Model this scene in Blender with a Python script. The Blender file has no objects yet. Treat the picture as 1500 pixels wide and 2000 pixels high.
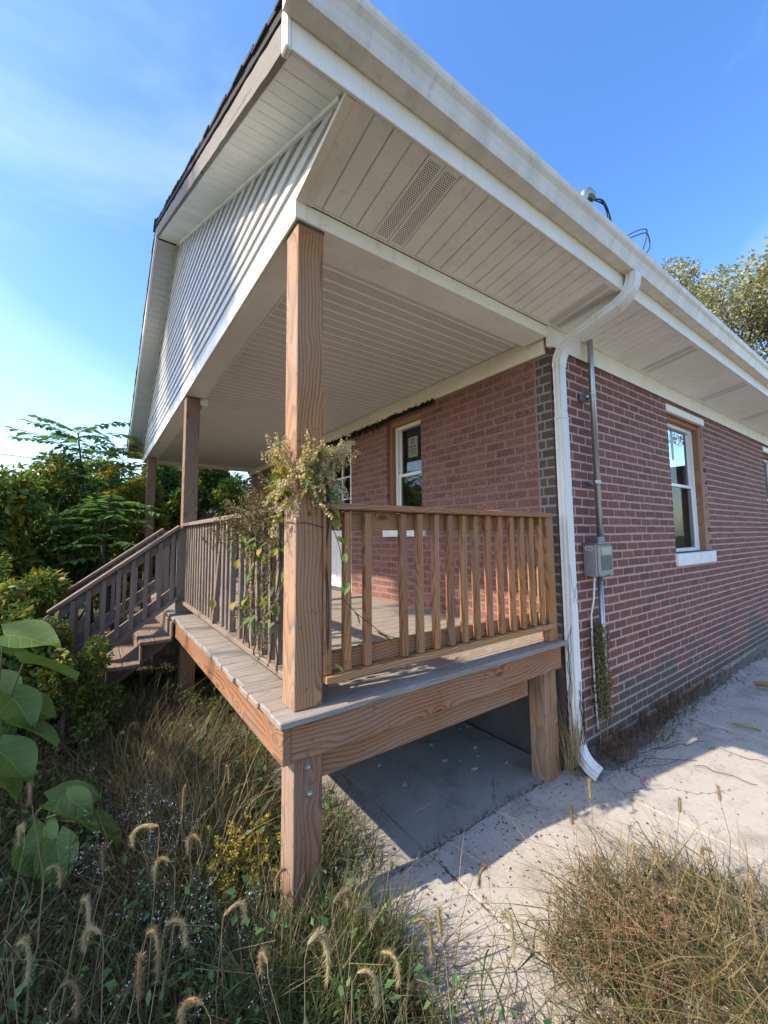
import bpy, bmesh, math, random
import numpy as np
from mathutils import Vector, Matrix, Euler

random.seed(7)
RNG = np.random.default_rng(11)
SC = bpy.context.scene
COL = SC.collection
R = math.radians

# ------------------------------------------------------------------ camera
CAM = Vector((-2.7822, -1.7769, 1.7263))
YAW, PITCH, ROLL, FPX = 0.9392, 0.0851, -0.0120, 792.89
fw = Vector((math.cos(PITCH) * math.cos(YAW), math.cos(PITCH) * math.sin(YAW), math.sin(PITCH)))
rt0 = Vector((math.sin(YAW), -math.cos(YAW), 0))
up0 = rt0.cross(fw)
rt = math.cos(ROLL) * rt0 + math.sin(ROLL) * up0
up = -math.sin(ROLL) * rt0 + math.cos(ROLL) * up0
cd = bpy.data.cameras.new('camera')
cam = bpy.data.objects.new('camera', cd)
COL.objects.link(cam)
cam.matrix_world = Matrix(((rt.x, up.x, -fw.x, CAM.x), (rt.y, up.y, -fw.y, CAM.y), (rt.z, up.z, -fw.z, CAM.z), (0, 0, 0, 1)))
cd.sensor_fit = 'HORIZONTAL'
cd.sensor_width = 36
cd.lens = FPX / 1500 * 36
cd.shift_x = -17.2 / 1500
cd.shift_y = -20.6 / 1500
cd.clip_start = 0.05
cd.clip_end = 2000
SC.camera = cam

# ------------------------------------------------------------------ sky, sun, exposure
SUNV = Vector((-1.045, 0.17, 1.0)).normalized()
w = bpy.data.worlds.new('World')
SC.world = w
w.use_nodes = True
wn = w.node_tree
wn.nodes.clear()
sky = wn.nodes.new('ShaderNodeTexSky')
sky.sky_type = 'NISHITA'
sky.sun_disc = False
sky.sun_elevation = math.asin(SUNV.z)
sky.sun_rotation = math.atan2(SUNV.x, SUNV.y)
sky.air_density = 1.0
sky.dust_density = 1.2
sky.ozone_density = 3.0
tcw = wn.nodes.new('ShaderNodeTexCoord')
mpw = wn.nodes.new('ShaderNodeMapping')
mpw.inputs['Scale'].default_value = (.8, 1.3, 1.7)
mpw.inputs['Rotation'].default_value = (0.3, 0.5, 0.4)
nsw = wn.nodes.new('ShaderNodeTexNoise')
nsw.inputs['Scale'].default_value = 1.5
nsw.inputs['Detail'].default_value = 7
nsw.inputs['Roughness'].default_value = 0.55
nsw.inputs['Distortion'].default_value = 0.5
rmw = wn.nodes.new('ShaderNodeMapRange')
rmw.inputs['From Min'].default_value = 0.52
rmw.inputs['From Max'].default_value = 0.95
rmw.inputs['To Max'].default_value = 0.2
mxw = wn.nodes.new('ShaderNodeMix')
mxw.data_type = 'RGBA'
mxw.inputs['B'].default_value = (7.5, 8.0, 8.8, 1)
bgw = wn.nodes.new('ShaderNodeBackground')
bgw.inputs['Strength'].default_value = 0.15
ow = wn.nodes.new('ShaderNodeOutputWorld')
L = wn.links.new
L(tcw.outputs['Generated'], mpw.inputs['Vector'])
L(mpw.outputs['Vector'], nsw.inputs['Vector'])
L(nsw.outputs['Fac'], rmw.inputs['Value'])
L(rmw.outputs['Result'], mxw.inputs['Factor'])
hsw = wn.nodes.new('ShaderNodeHueSaturation')
hsw.inputs['Saturation'].default_value = 1.26
hsw.inputs['Hue'].default_value = 0.507
L(sky.outputs['Color'], hsw.inputs['Color'])
L(hsw.outputs['Color'], mxw.inputs['A'])
L(mxw.outputs['Result'], bgw.inputs['Color'])
L(bgw.outputs['Background'], ow.inputs['Surface'])
sd = bpy.data.lights.new('sun', 'SUN')
sd.energy = 2.6
sd.angle = R(0.55)
sd.color = (1.0, 0.91, 0.78)
sun = bpy.data.objects.new('sun', sd)
COL.objects.link(sun)
sun.rotation_euler = (-SUNV).to_track_quat('-Z', 'Y').to_euler()
sun.location = (-20, 4, 20)
vs = SC.view_settings
vs.view_transform = 'Standard'
vs.look = 'None'
vs.exposure = 1.56
vs.use_white_balance = True
vs.white_balance_temperature = 7100
vs.gamma = 1
vs.use_curve_mapping = False
SC.cycles.use_denoising = True
SC.cycles.max_bounces = 10
SC.cycles.diffuse_bounces = 8
SC.cycles.transparent_max_bounces = 12

# ------------------------------------------------------------------ material helper
class G:
    def __init__(s, name):
        s.m = bpy.data.materials.new(name)
        s.m.use_nodes = True
        s.nt = s.m.node_tree
        s.nt.nodes.clear()
        s._tc = None
    def n(s, t, **kw):
        x = s.nt.nodes.new(t)
        for k, v in kw.items():
            setattr(x, k, v)
        return x
    def put(s, sock, v):
        if isinstance(v, bpy.types.NodeSocket):
            s.nt.links.new(v, sock)
        elif v is not None:
            if isinstance(v, (tuple, list)) and len(v) == 3 and len(sock.default_value) == 4:
                v = (*v, 1)
            sock.default_value = v
    def math(s, op, a, b=None, c=None, clamp=False):
        x = s.n('ShaderNodeMath', operation=op, use_clamp=clamp)
        s.put(x.inputs[0], a)
        if b is not None: s.put(x.inputs[1], b)
        if c is not None: s.put(x.inputs[2], c)
        return x.outputs[0]
    def vmath(s, op, a, b=None, c=None):
        x = s.n('ShaderNodeVectorMath', operation=op)
        s.put(x.inputs[0], a)
        if b is not None: s.put(x.inputs[1], b)
        if c is not None: s.put(x.inputs[2], c)
        return x.outputs['Value'] if op in ('LENGTH', 'DOT_PRODUCT', 'DISTANCE') else x.outputs[0]
    def mix(s, f, a, b, blend='MIX'):
        x = s.n('ShaderNodeMix', data_type='RGBA', blend_type=blend)
        s.put(x.inputs[0], f); s.put(x.inputs[6], a); s.put(x.inputs[7], b)
        return x.outputs[2]
    def tc(s, w='Object'):
        if s._tc is None: s._tc = s.n('ShaderNodeTexCoord')
        return s._tc.outputs[w]
    def pos(s):
        return s.n('ShaderNodeNewGeometry').outputs['Position']
    def geo(s, w):
        return s.n('ShaderNodeNewGeometry').outputs[w]
    def rnd(s):
        return s.n('ShaderNodeObjectInfo').outputs['Random']
    def noise(s, v, scale=5, det=3, rough=.5, dist=0, col=False):
        x = s.n('ShaderNodeTexNoise')
        s.put(x.inputs['Vector'], v)
        x.inputs['Scale'].default_value = scale
        x.inputs['Detail'].default_value = det
        x.inputs['Roughness'].default_value = rough
        x.inputs['Distortion'].default_value = dist
        return x.outputs['Color' if col else 'Fac']
    def vor(s, v, scale=5, feature='F1', out='Distance', rand=1):
        x = s.n('ShaderNodeTexVoronoi', feature=feature)
        s.put(x.inputs['Vector'], v)
        x.inputs['Scale'].default_value = scale
        x.inputs['Randomness'].default_value = rand
        return x.outputs[out]
    def ramp(s, f, stops, interp='LINEAR'):
        x = s.n('ShaderNodeValToRGB')
        x.color_ramp.interpolation = interp
        e = x.color_ramp.elements
        while len(e) < len(stops): e.new(.5)
        for i, (p, c) in enumerate(stops):
            e[i].position = p
            e[i].color = (*c, 1) if not isinstance(c, (int, float)) else (c, c, c, 1)
        s.put(x.inputs[0], f)
        return x.outputs[0]
    def rng(s, v, a, b, c=0., d=1.):
        x = s.n('ShaderNodeMapRange')
        s.put(x.inputs[0], v)
        for i, q in enumerate((a, b, c, d)): s.put(x.inputs[i + 1], q)
        return x.outputs[0]
    def sep(s, v):
        x = s.n('ShaderNodeSeparateXYZ'); s.put(x.inputs[0], v)
        return x.outputs
    def comb(s, a, b, c):
        x = s.n('ShaderNodeCombineXYZ')
        for i, q in enumerate((a, b, c)): s.put(x.inputs[i], q)
        return x.outputs[0]
    def bump(s, h, strength=.3, dist=.01):
        x = s.n('ShaderNodeBump')
        x.inputs['Strength'].default_value = strength
        x.inputs['Distance'].default_value = dist
        s.put(x.inputs['Height'], h)
        return x.outputs[0]
    def out(s, col, rough=.7, normal=None, metal=0., spec=.4, trans=0., tcol=None):
        p = s.n('ShaderNodeBsdfPrincipled')
        s.put(p.inputs['Base Color'], col)
        s.put(p.inputs['Roughness'], rough)
        s.put(p.inputs['Metallic'], metal)
        p.inputs['Specular IOR Level'].default_value = spec
        if normal is not None: s.put(p.inputs['Normal'], normal)
        o = s.n('ShaderNodeOutputMaterial')
        sh = p.outputs[0]
        if trans:
            t = s.n('ShaderNodeBsdfTranslucent')
            s.put(t.inputs[0], tcol if tcol is not None else col)
            mx = s.n('ShaderNodeMixShader')
            mx.inputs[0].default_value = trans
            s.nt.links.new(sh, mx.inputs[1]); s.nt.links.new(t.outputs[0], mx.inputs[2])
            sh = mx.outputs[0]
        s.nt.links.new(sh, o.inputs[0])
        return s.m

def wood(name, light, dark, grey, greyamt, pitch=.011, face_grey=False, knots=1.0):
    g = G(name)
    r = g.rnd()
    off = g.comb(g.math('MULTIPLY', r, 37.), g.math('MULTIPLY', r, 0.), g.math('MULTIPLY', r, 0.))
    p = g.vmath('ADD', g.tc(), off)
    x, y, z = g.sep(p)
    lo = g.vmath('MULTIPLY', p, (1.3, 5, 5))
    n1 = g.noise(lo, 1.6, 2, .5)
    n2 = g.noise(g.vmath('MULTIPLY', p, (.8, 1.5, 1.5)), 1.5, 1, .5)
    # knots: stretched cells pull the rings round them
    kv = g.vmath('MULTIPLY', p, (2.6, 7.5, 7.5))
    kd = g.vor(kv, 1.0)
    kn = g.math('MULTIPLY', g.math('POWER', g.math('SUBTRACT', 1., g.math('MULTIPLY', kd, 2.4), clamp=True), 2.), .055 * knots)
    cy = g.math('SUBTRACT', g.math('MULTIPLY', g.math('FRACT', g.math('MULTIPLY', r, 7.31)), .09), .045)
    cz = g.math('ADD', g.math('MULTIPLY', g.math('FRACT', g.math('MULTIPLY', r, 13.7)), .05), .06)
    yy = g.math('ADD', y, cy); zz = g.math('ADD', z, cz)
    rr = g.math('SQRT', g.math('ADD', g.math('MULTIPLY', yy, yy), g.math('MULTIPLY', zz, zz)))
    rr = g.math('ADD', rr, g.math('MULTIPLY', g.math('SUBTRACT', n1, .5), .035))
    rr = g.math('ADD', rr, g.math('MULTIPLY', g.math('SUBTRACT', n2, .5), .16))
    rr = g.math('ADD', rr, g.math('MULTIPLY', x, g.rng(g.math('FRACT', g.math('MULTIPLY', r, 17.3)), 0, 1, -.03, .03)))
    rr = g.math('ADD', rr, kn)
    fr = g.math('FRACT', g.math('DIVIDE', rr, pitch))
    ring = g.ramp(fr, [(0, .05), (.45, .2), (.85, 1.), (.93, .75), (1, .05)])
    fib = g.noise(g.vmath('MULTIPLY', p, (4, 120, 120)), 1, 4, .7)
    blot = g.noise(g.vmath('MULTIPLY', p, (1.2, 3, 3)), 1.3, 4, .6)
    rstr = g.rng(g.noise(g.vmath('MULTIPLY', p, (2, 9, 9)), 1.5, 3, .6), .3, .7, .6, 1.)
    col = g.mix(g.math('MULTIPLY', ring, rstr), light, dark)
    col = g.mix(g.math('MULTIPLY', g.math('SUBTRACT', fib, .4, clamp=True), .6), col, tuple(c * .55 for c in dark))
    kcore = g.rng(kd, .05, .13, 1., 0.)
    col = g.mix(g.math('MULTIPLY', kcore, .8 * min(1, knots)), col, tuple(c * .35 for c in dark))
    hue = g.n('ShaderNodeHueSaturation')
    g.put(hue.inputs['Value'], g.rng(r, 0, 1, .82, 1.18))
    g.put(hue.inputs['Hue'], g.rng(g.math('FRACT', g.math('MULTIPLY', r, 5.3)), 0, 1, .49, .507))
    g.put(hue.inputs['Color'], col)
    col = hue.outputs[0]
    ga = g.rng(blot, .35, .65, max(0, greyamt - .25), min(1, greyamt + .25))
    if face_grey:
        nx = g.sep(g.geo('Normal'))[0]
        ga = g.math('MAXIMUM', ga, g.math('MULTIPLY', g.math('LESS_THAN', nx, -.5), g.rng(blot, .3, .7, .25, .75)))
    gcol = g.mix(fib, tuple(c * .55 for c in grey), tuple(min(1, c * 1.25) for c in grey))
    gcol = g.mix(g.math('MULTIPLY', ring, .35), gcol, tuple(c * .5 for c in grey))
    col = g.mix(ga, col, gcol)
    spots = g.noise(p, 34, 3, .6)
    col = g.mix(g.rng(spots, .62, .72, 0, .35), col, tuple(c * .3 for c in dark))
    crack = g.noise(g.vmath('MULTIPLY', p, (1.1, 55, 55)), 1, 2, .5)
    ck = g.rng(crack, .66, .70, 0, 1)
    col = g.mix(g.math('MULTIPLY', ck, .55), col, tuple(c * .2 for c in dark))
    h = g.math('SUBTRACT', g.math('ADD', g.math('MULTIPLY', ring, .25), g.math('MULTIPLY', fib, .6)), g.math('MULTIPLY', ck, 1.5))
    return g.out(col, g.rng(fib, .3, .7, .62, .85), g.bump(h, .5, .003), spec=.25)

def brickmat(name, cols, dirt, splash=0., speck=.3, dirt_h=.55):
    g = G(name)
    ri = g.geo('Random Per Island')
    r = g.math('FRACT', g.math('ADD', g.rnd(), g.math('MULTIPLY', ri, 3.7)))
    ps = g.pos()
    col = g.ramp(r, [(i / (len(cols) - 1), c) for i, c in enumerate(cols)])
    n = g.noise(ps, 26, 5, .65)
    col = g.mix(g.rng(n, .35, .7, 0, .45), col, tuple(c * .5 for c in cols[0]))
    n2 = g.noise(ps, 90, 4, .7)
    col = g.mix(g.rng(n2, .6, .72, 0, speck), col, (.5, .36, .32))
    big = g.noise(ps, 1.7, 4, .6)
    z = g.sep(ps)[2]
    dm = g.rng(g.math('ADD', g.math('MULTIPLY', z, -1.), g.math('MULTIPLY', g.math('SUBTRACT', big, .5), 2.2)), -dirt_h, -dirt_h + .3, 0, .85)
    col = g.mix(dm, col, g.mix(g.noise(ps, 12, 3), dirt, tuple(c * .45 for c in dirt)))
    if splash:
        ef = g.noise(g.vmath('MULTIPLY', ps, (1, 1, 1.6)), 60, 5, .75)
        big2 = g.noise(ps, 2.5, 2)
        col = g.mix(g.math('MULTIPLY', g.rng(ef, .54, .66, 0, splash), g.rng(big2, .35, .6, .3, 1.)), col, (.55, .44, .42))
    h = g.math('ADD', n, g.math('MULTIPLY', n2, .6))
    return g.out(col, g.rng(n2, .3, .7, .6, .85), g.bump(h, .7, .004), spec=.3)

def mortarmat(name, c1, c2, dirt, dirt_h=.55):
    g = G(name)
    ps = g.pos()
    n = g.noise(ps, 30, 5, .7)
    col = g.mix(n, c1, c2)
    z = g.sep(ps)[2]
    big = g.noise(ps, 1.7, 4, .6)
    dm = g.rng(g.math('ADD', g.math('MULTIPLY', z, -1.), g.math('MULTIPLY', g.math('SUBTRACT', big, .5), 2.2)), -dirt_h, -dirt_h + .3, 0, .8)
    col = g.mix(dm, col, dirt)
    n2 = g.noise(ps, 160, 3, .7)
    return g.out(col, .9, g.bump(g.math('ADD', n, g.math('MULTIPLY', n2, .5)), .9, .006), spec=.2)

def vinyl(name, c, rough=.42, dirt=.25, dcol=(.3, .27, .22), scale=3, streak=(1, 1, 1), metal=0.):
    g = G(name)
    ps = g.vmath('MULTIPLY', g.pos(), streak)
    n = g.noise(ps, scale, 6, .65)
    n2 = g.noise(g.pos(), 45, 4, .7)
    f = g.math('MULTIPLY', g.rng(n, .42, .75, 0, 1), dirt)
    col = g.mix(f, c, dcol)
    r = g.rnd()
    col = g.mix(g.math('MULTIPLY', r, .10), col, tuple(q * .6 for q in c))
    col = g.mix(g.rng(n2, .66, .74, 0, dirt * 1.4), col, tuple(q * .5 for q in dcol))
    sk = g.noise(g.vmath('MULTIPLY', g.pos(), (14, 14, 1.2)), 1.6, 5, .7)
    col = g.mix(g.rng(sk, .56, .72, 0, min(.6, dirt * 1.3)), col, dcol)
    return g.out(col, g.rng(n, .3, .7, rough - .08, rough + .15), g.bump(g.math('ADD', n, g.math('MULTIPLY', n2, .2)), .12, .01), spec=.4, metal=metal)

def leafmat(name, stops, trans=.35, rough=.55, tint=(1.25, 1.2, .6)):
    g = G(name)
    ri = g.geo('Random Per Island')
    r = g.math('FRACT', g.math('ADD', ri, g.math('MULTIPLY', g.rnd(), .37)))
    col = g.ramp(r, stops)
    n = g.noise(g.pos(), 40, 2)
    col = g.mix(g.rng(n, .4, .8, 0, .4), col, g.mix(.5, col, (.02, .02, .01)))
    tcol = g.mix(1., col, (*tint, 1), 'MULTIPLY')
    return g.out(col, rough, None, spec=.3, trans=trans, tcol=tcol)

def plain(name, c, rough=.6, metal=0., spec=.4, var=.2, scale=20, bump=.1):
    g = G(name)
    n = g.noise(g.pos(), scale, 4, .6)
    col = g.mix(g.math('MULTIPLY', n, var * 2), c, tuple(q * .5 for q in c))
    return g.out(col, g.rng(n, .3, .7, max(.05, rough - .1), min(1, rough + .1)), g.bump(n, bump, .005), metal=metal, spec=spec)

M = {}
M['wood_new'] = wood('treated_pine', (.45, .205, .077), (.15, .049, .017), (.34, .27, .21), .08, pitch=.013)
M['wood_post'] = wood('post_pine', (.37, .155, .064), (.125, .040, .017), (.38, .31, .25), .06, pitch=.016, face_grey=True)
M['wood_rim'] = wood('rim_pine', (.40, .18, .074), (.11, .037, .016), (.34, .27, .21), .15, pitch=.020, knots=1.5)
M['wood_grey'] = wood('weathered_pine', (.27, .17, .115), (.10, .06, .042), (.25, .215, .185), .6)
M['wood_mid'] = wood('brown_weathered_pine', (.29, .15, .085), (.10, .048, .03), (.26, .21, .17), .35, pitch=.014)
M['wood_deck'] = wood('deck_pine', (.30, .22, .155), (.12, .08, .055), (.32, .295, .265), .78, pitch=.014)
M['wood_jamb'] = wood('window_jamb', (.40, .20, .10), (.22, .10, .05), (.3, .25, .2), .05, pitch=.01)
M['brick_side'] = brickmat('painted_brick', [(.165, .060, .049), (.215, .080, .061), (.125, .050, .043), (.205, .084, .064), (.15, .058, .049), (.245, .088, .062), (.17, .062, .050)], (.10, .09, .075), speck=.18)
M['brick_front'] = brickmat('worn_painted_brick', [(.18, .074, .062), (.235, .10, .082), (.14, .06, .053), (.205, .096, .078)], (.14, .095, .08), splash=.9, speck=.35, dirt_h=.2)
M['brick_dark'] = brickmat('bare_brick', [(.085, .068, .06), (.115, .085, .072), (.07, .06, .056)], (.06, .055, .05), speck=.35)
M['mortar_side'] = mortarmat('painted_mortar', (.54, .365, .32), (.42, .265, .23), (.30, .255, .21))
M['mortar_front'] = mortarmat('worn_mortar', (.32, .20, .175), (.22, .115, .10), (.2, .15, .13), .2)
M['mortar_grey'] = mortarmat('grey_mortar', (.22, .19, .17), (.30, .26, .23), (.2, .18, .15))
M['parge'] = plain('parged_foundation', (.13, .12, .11), .9, var=.6, scale=6, bump=.4)
M['white_trim'] = vinyl('white_trim', (.86, .815, .73), .4, .22)
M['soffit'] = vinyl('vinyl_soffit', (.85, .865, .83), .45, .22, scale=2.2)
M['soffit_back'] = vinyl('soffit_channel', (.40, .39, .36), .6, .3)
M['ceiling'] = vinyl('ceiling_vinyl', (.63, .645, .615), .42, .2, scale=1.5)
M['ceiling_glint'] = vinyl('glint_backing', (.96, .95, .92), .5, .02)  # near-white, stands in for light caught along the ceiling grooves
M['siding'] = vinyl('vinyl_siding', (.56, .565, .565), .3, .35, dcol=(.36, .36, .34), scale=2.5, streak=(1, .35, 2.5))
M['gutter'] = vinyl('gutter_aluminium', (.74, .67, .58), .35, .55, dcol=(.42, .38, .31), scale=5, streak=(1.5, 1, .5))
M['downspout'] = vinyl('downspout_aluminium', (.74, .73, .70), .38, .3, dcol=(.38, .35, .31), scale=4, streak=(1, 1, .3))
M['galv'] = plain('galvanised_steel', (.42, .43, .44), .35, metal=.85, var=.3, scale=60)
M['galv_box'] = plain('grey_enamel', (.33, .33, .32), .45, metal=.3, var=.3, scale=25)
M['dark_metal'] = plain('dark_enamel', (.12, .12, .115), .5, var=.3)
M['white_paint'] = vinyl('white_stone_paint', (.78, .77, .75), .6, .25, scale=9)
M['vinyl_frame'] = vinyl('window_vinyl', (.78, .78, .77), .35, .1)
M['paper'] = plain('paper', (.62, .62, .56), .8, var=.08)
M['ink'] = plain('print', (.06, .07, .07), .8)
M['black_wire'] = plain('black_cable', (.03, .03, .032), .45)
M['shingle'] = plain('asphalt_shingle', (.06, .058, .056), .95, var=.6, scale=120, bump=.8)
M['rake_wood'] = wood('rake_board', (.22, .18, .15), (.08, .06, .05), (.25, .235, .215), .8, pitch=.014)
M['rake_dark'] = plain('rake_gap_wood', (.05, .042, .035), .9, var=.5)
M['dark_room'] = plain('room_wall', (.12, .115, .11), .9)

def glassmat():
    g = G('window_glass')
    t = g.n('ShaderNodeBsdfTransparent'); t.inputs[0].default_value = (.82, .84, .84, 1)
    gl = g.n('ShaderNodeBsdfGlossy'); gl.inputs['Roughness'].default_value = .03
    gl.inputs['Color'].default_value = (.9, .9, .9, 1)
    nz = g.noise(g.pos(), 3, 2)
    g.put(gl.inputs['Normal'], g.bump(nz, .04, .02))
    lw = g.n('ShaderNodeLayerWeight'); lw.inputs[0].default_value = .25
    f = g.math('ADD', g.math('MULTIPLY', lw.outputs['Fresnel'], .13), .015, clamp=True)
    mx = g.n('ShaderNodeMixShader'); g.put(mx.inputs[0], f)
    g.nt.links.new(t.outputs[0], mx.inputs[1]); g.nt.links.new(gl.outputs[0], mx.inputs[2])
    o = g.n('ShaderNodeOutputMaterial'); g.nt.links.new(mx.outputs[0], o.inputs[0])
    return g.m
M['glass'] = glassmat()

def ventmat():
    g = G('perforated_vinyl')
    ps = g.tc()
    x, y, z = g.sep(ps)
    s = .0105
    row = g.math('FLOOR', g.math('DIVIDE', y, s))
    sh = g.math('MULTIPLY', g.math('MODULO', g.math('ABSOLUTE', row), 2.), .5)
    fx = g.math('SUBTRACT', g.math('FRACT', g.math('ADD', g.math('DIVIDE', x, s * 1.15), sh)), .5)
    fy = g.math('SUBTRACT', g.math('FRACT', g.math('DIVIDE', y, s)), .5)
    d = g.math('SQRT', g.math('ADD', g.math('MULTIPLY', fx, fx), g.math('MULTIPLY', fy, fy)))
    hole = g.rng(d, .27, .36, 1, 0)
    inside = g.math('MULTIPLY', g.math('LESS_THAN', g.math('ABSOLUTE', x), .036), g.math('LESS_THAN', g.math('ABSOLUTE', y), .225))
    hole = g.math('MULTIPLY', hole, inside)
    col = g.mix(hole, (.82, .835, .80), (.05, .048, .045))
    return g.out(col, .5, g.bump(g.math('SUBTRACT', 1., hole), .6, .004))
M['vent'] = ventmat()

def concretemat(nm='old_concrete', shade_amt=0.):
    g = G(nm)
    ps = g.pos()
    n = g.noise(ps, 2.2, 6, .65)
    n2 = g.noise(ps, 60, 5, .7)
    n3 = g.noise(ps, 300, 2, .6)
    r = g.rnd()
    col = g.mix(n, (.50, .465, .41), (.34, .315, .285))
    col = g.mix(g.math('MULTIPLY', r, .25), col, (.40, .35, .30))
    col = g.mix(g.rng(n2, .5, .75, 0, .45), col, (.24, .225, .205))
    col = g.mix(g.rng(n3, .62, .7, 0, .35), col, (.15, .14, .13))
    st = g.noise(g.vmath('ADD', ps, (4, 9, 0)), 3.2, 6, .7)
    col = g.mix(g.rng(st, .5, .72, 0, .7), col, (.19, .165, .14))
    sp = g.noise(g.vmath('ADD', ps, (1, 3, 0)), 22, 5, .8)
    col = g.mix(g.rng(sp, .58, .68, 0, .5), col, (.13, .115, .10))
    cr = g.vor(g.vmath('ADD', ps, g.vmath('MULTIPLY', g.noise(ps, 6, 4, .6, col=True), (.25, .25, .25))), .9, 'DISTANCE_TO_EDGE')
    ck = g.math('MULTIPLY', g.rng(cr, .003, .007, 1, 0), g.rng(g.noise(ps, .9, 2), .5, .58, 0, 1))
    col = g.mix(g.math('MULTIPLY', ck, .7), col, (.12, .10, .085))
    if shade_amt:
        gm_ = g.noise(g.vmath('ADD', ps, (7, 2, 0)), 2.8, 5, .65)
        col = g.mix(g.rng(gm_, .25, .6, shade_amt, shade_amt * .55), col, (.105, .092, .078))  # mottled dark brown mixed in to deepen the shade
    h = g.math('SUBTRACT', g.math('ADD', n2, g.math('MULTIPLY', n3, .5)), g.math('MULTIPLY', ck, .2))
    return g.out(col, .88, g.bump(h, .5, .006), spec=.25)
M['concrete'] = concretemat()
M['concrete_shaded'] = concretemat('shaded_concrete', .5)  # for under the porch: deep shade put into a darker concrete colour

def soilmat():
    g = G('soil')
    ps = g.pos()
    n = g.noise(ps, 1.3, 6, .7); n2 = g.noise(ps, 40, 5, .75)
    col = g.mix(n, (.075, .058, .042), (.12, .095, .065))
    col = g.mix(g.rng(n2, .45, .7, 0, .6), col, (.035, .028, .02))
    far = g.rng(g.vmath('LENGTH', ps), 9, 16, 0, 1)
    col = g.mix(far, col, g.mix(n2, (.06, .085, .03), (.10, .10, .045)))
    return g.out(col, .95, g.bump(g.math('ADD', n, n2), .8, .03), spec=.15)
M['soil'] = soilmat()
M['soil_dry'] = plain('dry_dirt', (.25, .215, .175), .95, var=.7, scale=45, bump=.9)

GREEN = [(0, (0.072, 0.154, 0.041)), (.35, (0.112, 0.204, 0.052)), (.7, (0.154, 0.245, 0.061)), (.88, (0.245, 0.265, 0.061)), (1, (0.408, 0.326, 0.072))]
M['leaf_shrub'] = leafmat('shrub_leaf', GREEN, .42)
M['leaf_dark'] = leafmat('dark_leaf', [(0, (0.049, 0.124, 0.044)), (.5, (0.087, 0.185, 0.062)), (1, (0.135, 0.234, 0.074))])
M['leaf_sap'] = leafmat('sapling_leaf', [(0, (0.060, 0.170, 0.060)), (.7, (0.100, 0.220, 0.070)), (1, (0.160, 0.280, 0.070))])
M['leaf_yellow'] = leafmat('yellow_leaf', [(0, (0.125, 0.163, 0.037)), (.4, (0.275, 0.237, 0.037)), (.8, (0.450, 0.338, 0.050)), (1, (0.375, 0.188, 0.037))])
M['leaf_tree'] = leafmat('pale_tree_leaf', [(0, (0.225, 0.243, 0.135)), (.5, (0.306, 0.310, 0.180)), (1, (0.396, 0.378, 0.243))], .25)
def bigleaf():
    g = G('large_leaf')
    x, y, z = g.sep(g.tc())
    ay = g.math('ABSOLUTE', y)
    vf = g.math('ABSOLUTE', g.math('SUBTRACT', g.math('FRACT', g.math('DIVIDE', g.math('SUBTRACT', x, g.math('MULTIPLY', ay, .75)), .062)), .5))
    vein = g.math('MAXIMUM', g.rng(vf, .0, .07, 1, 0), g.rng(ay, .002, .005, 1, 0))
    n = g.noise(g.pos(), 14, 4, .6)
    col = g.mix(n, (.085, .155, .033), (.135, .215, .05))
    col = g.mix(g.rng(g.noise(g.pos(), 55, 3), .62, .72, 0, .6), col, (.16, .15, .05))
    col = g.mix(g.math('MULTIPLY', vein, .55), col, (.22, .30, .11))
    return g.out(col, .5, g.bump(g.math('ADD', g.math('MULTIPLY', vein, -1.), n), .35, .008), spec=.35, trans=.38, tcol=g.mix(1., col, (1.3, 1.2, .5, 1), 'MULTIPLY'))
M['leaf_big'] = bigleaf()
M['grass_green'] = leafmat('green_grass', [(0, (0.040, 0.070, 0.020)), (.6, (0.065, 0.095, 0.030)), (1, (0.120, 0.120, 0.040))], .3)
M['grass_dry'] = leafmat('dry_grass', [(0, (.20, .14, .06)), (.5, (.30, .22, .10)), (1, (.42, .33, .17))], .3)
M['grass_dark'] = leafmat('dead_grass', [(0, (0.048, 0.038, 0.024)), (.5, (0.085, 0.066, 0.038)), (1, (0.142, 0.104, 0.057))], .2)
M['foxtail'] = leafmat('foxtail_bristle', [(0, (.34, .27, .15)), (1, (.50, .42, .26))], .45)
M['foxtail_brown'] = leafmat('ripe_bristle', [(0, (.20, .14, .08)), (1, (.32, .24, .14))], .4)
M['red_weed'] = leafmat('red_weed', [(0, (.16, .06, .035)), (.5, (.26, .11, .06)), (1, (.34, .20, .10))], .3)
M['seed_tan'] = leafmat('vine_seed', [(0, (.42, .32, .18)), (.45, (.58, .47, .29)), (.8, (.50, .48, .24)), (1, (.62, .40, .30))], .4)
M['vine_leaf'] = leafmat('vine_leaf', [(0, (.05, .11, .03)), (.7, (.09, .15, .04)), (.9, (.3, .25, .05)), (1, (.35, .28, .06))], .35)
M['flower_white'] = leafmat('white_petal', [(0, (.6, .6, .62)), (1, (.75, .75, .74))], .3)
M['flower_gold'] = leafmat('gold_flower', [(0, (.40, .28, .03)), (1, (.5, .4, .06))], .3)
M['ivy_dead'] = leafmat('dead_ivy', [(0, (.02, .022, .014)), (.6, (.035, .04, .022)), (1, (.09, .08, .05))], .1)
M['moss_vine'] = leafmat('moss_vine', [(0, (.07, .08, .03)), (.5, (.12, .12, .045)), (.8, (.24, .16, .07)), (1, (.3, .2, .09))], .25)
M['bark'] = plain('bark', (.13, .105, .085), .95, var=.7, scale=25, bump=.8)
M['bark_pale'] = plain('pale_bark', (.28, .24, .2), .9, var=.5, scale=25, bump=.6)
M['stem'] = plain('green_stem', (.12, .13, .05), .7, var=.3)
M['stem_dry'] = plain('dry_stem', (.26, .19, .11), .8, var=.4)
M['stem_dark'] = plain('dark_stem', (.05, .04, .033), .85, var=.4)
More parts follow.
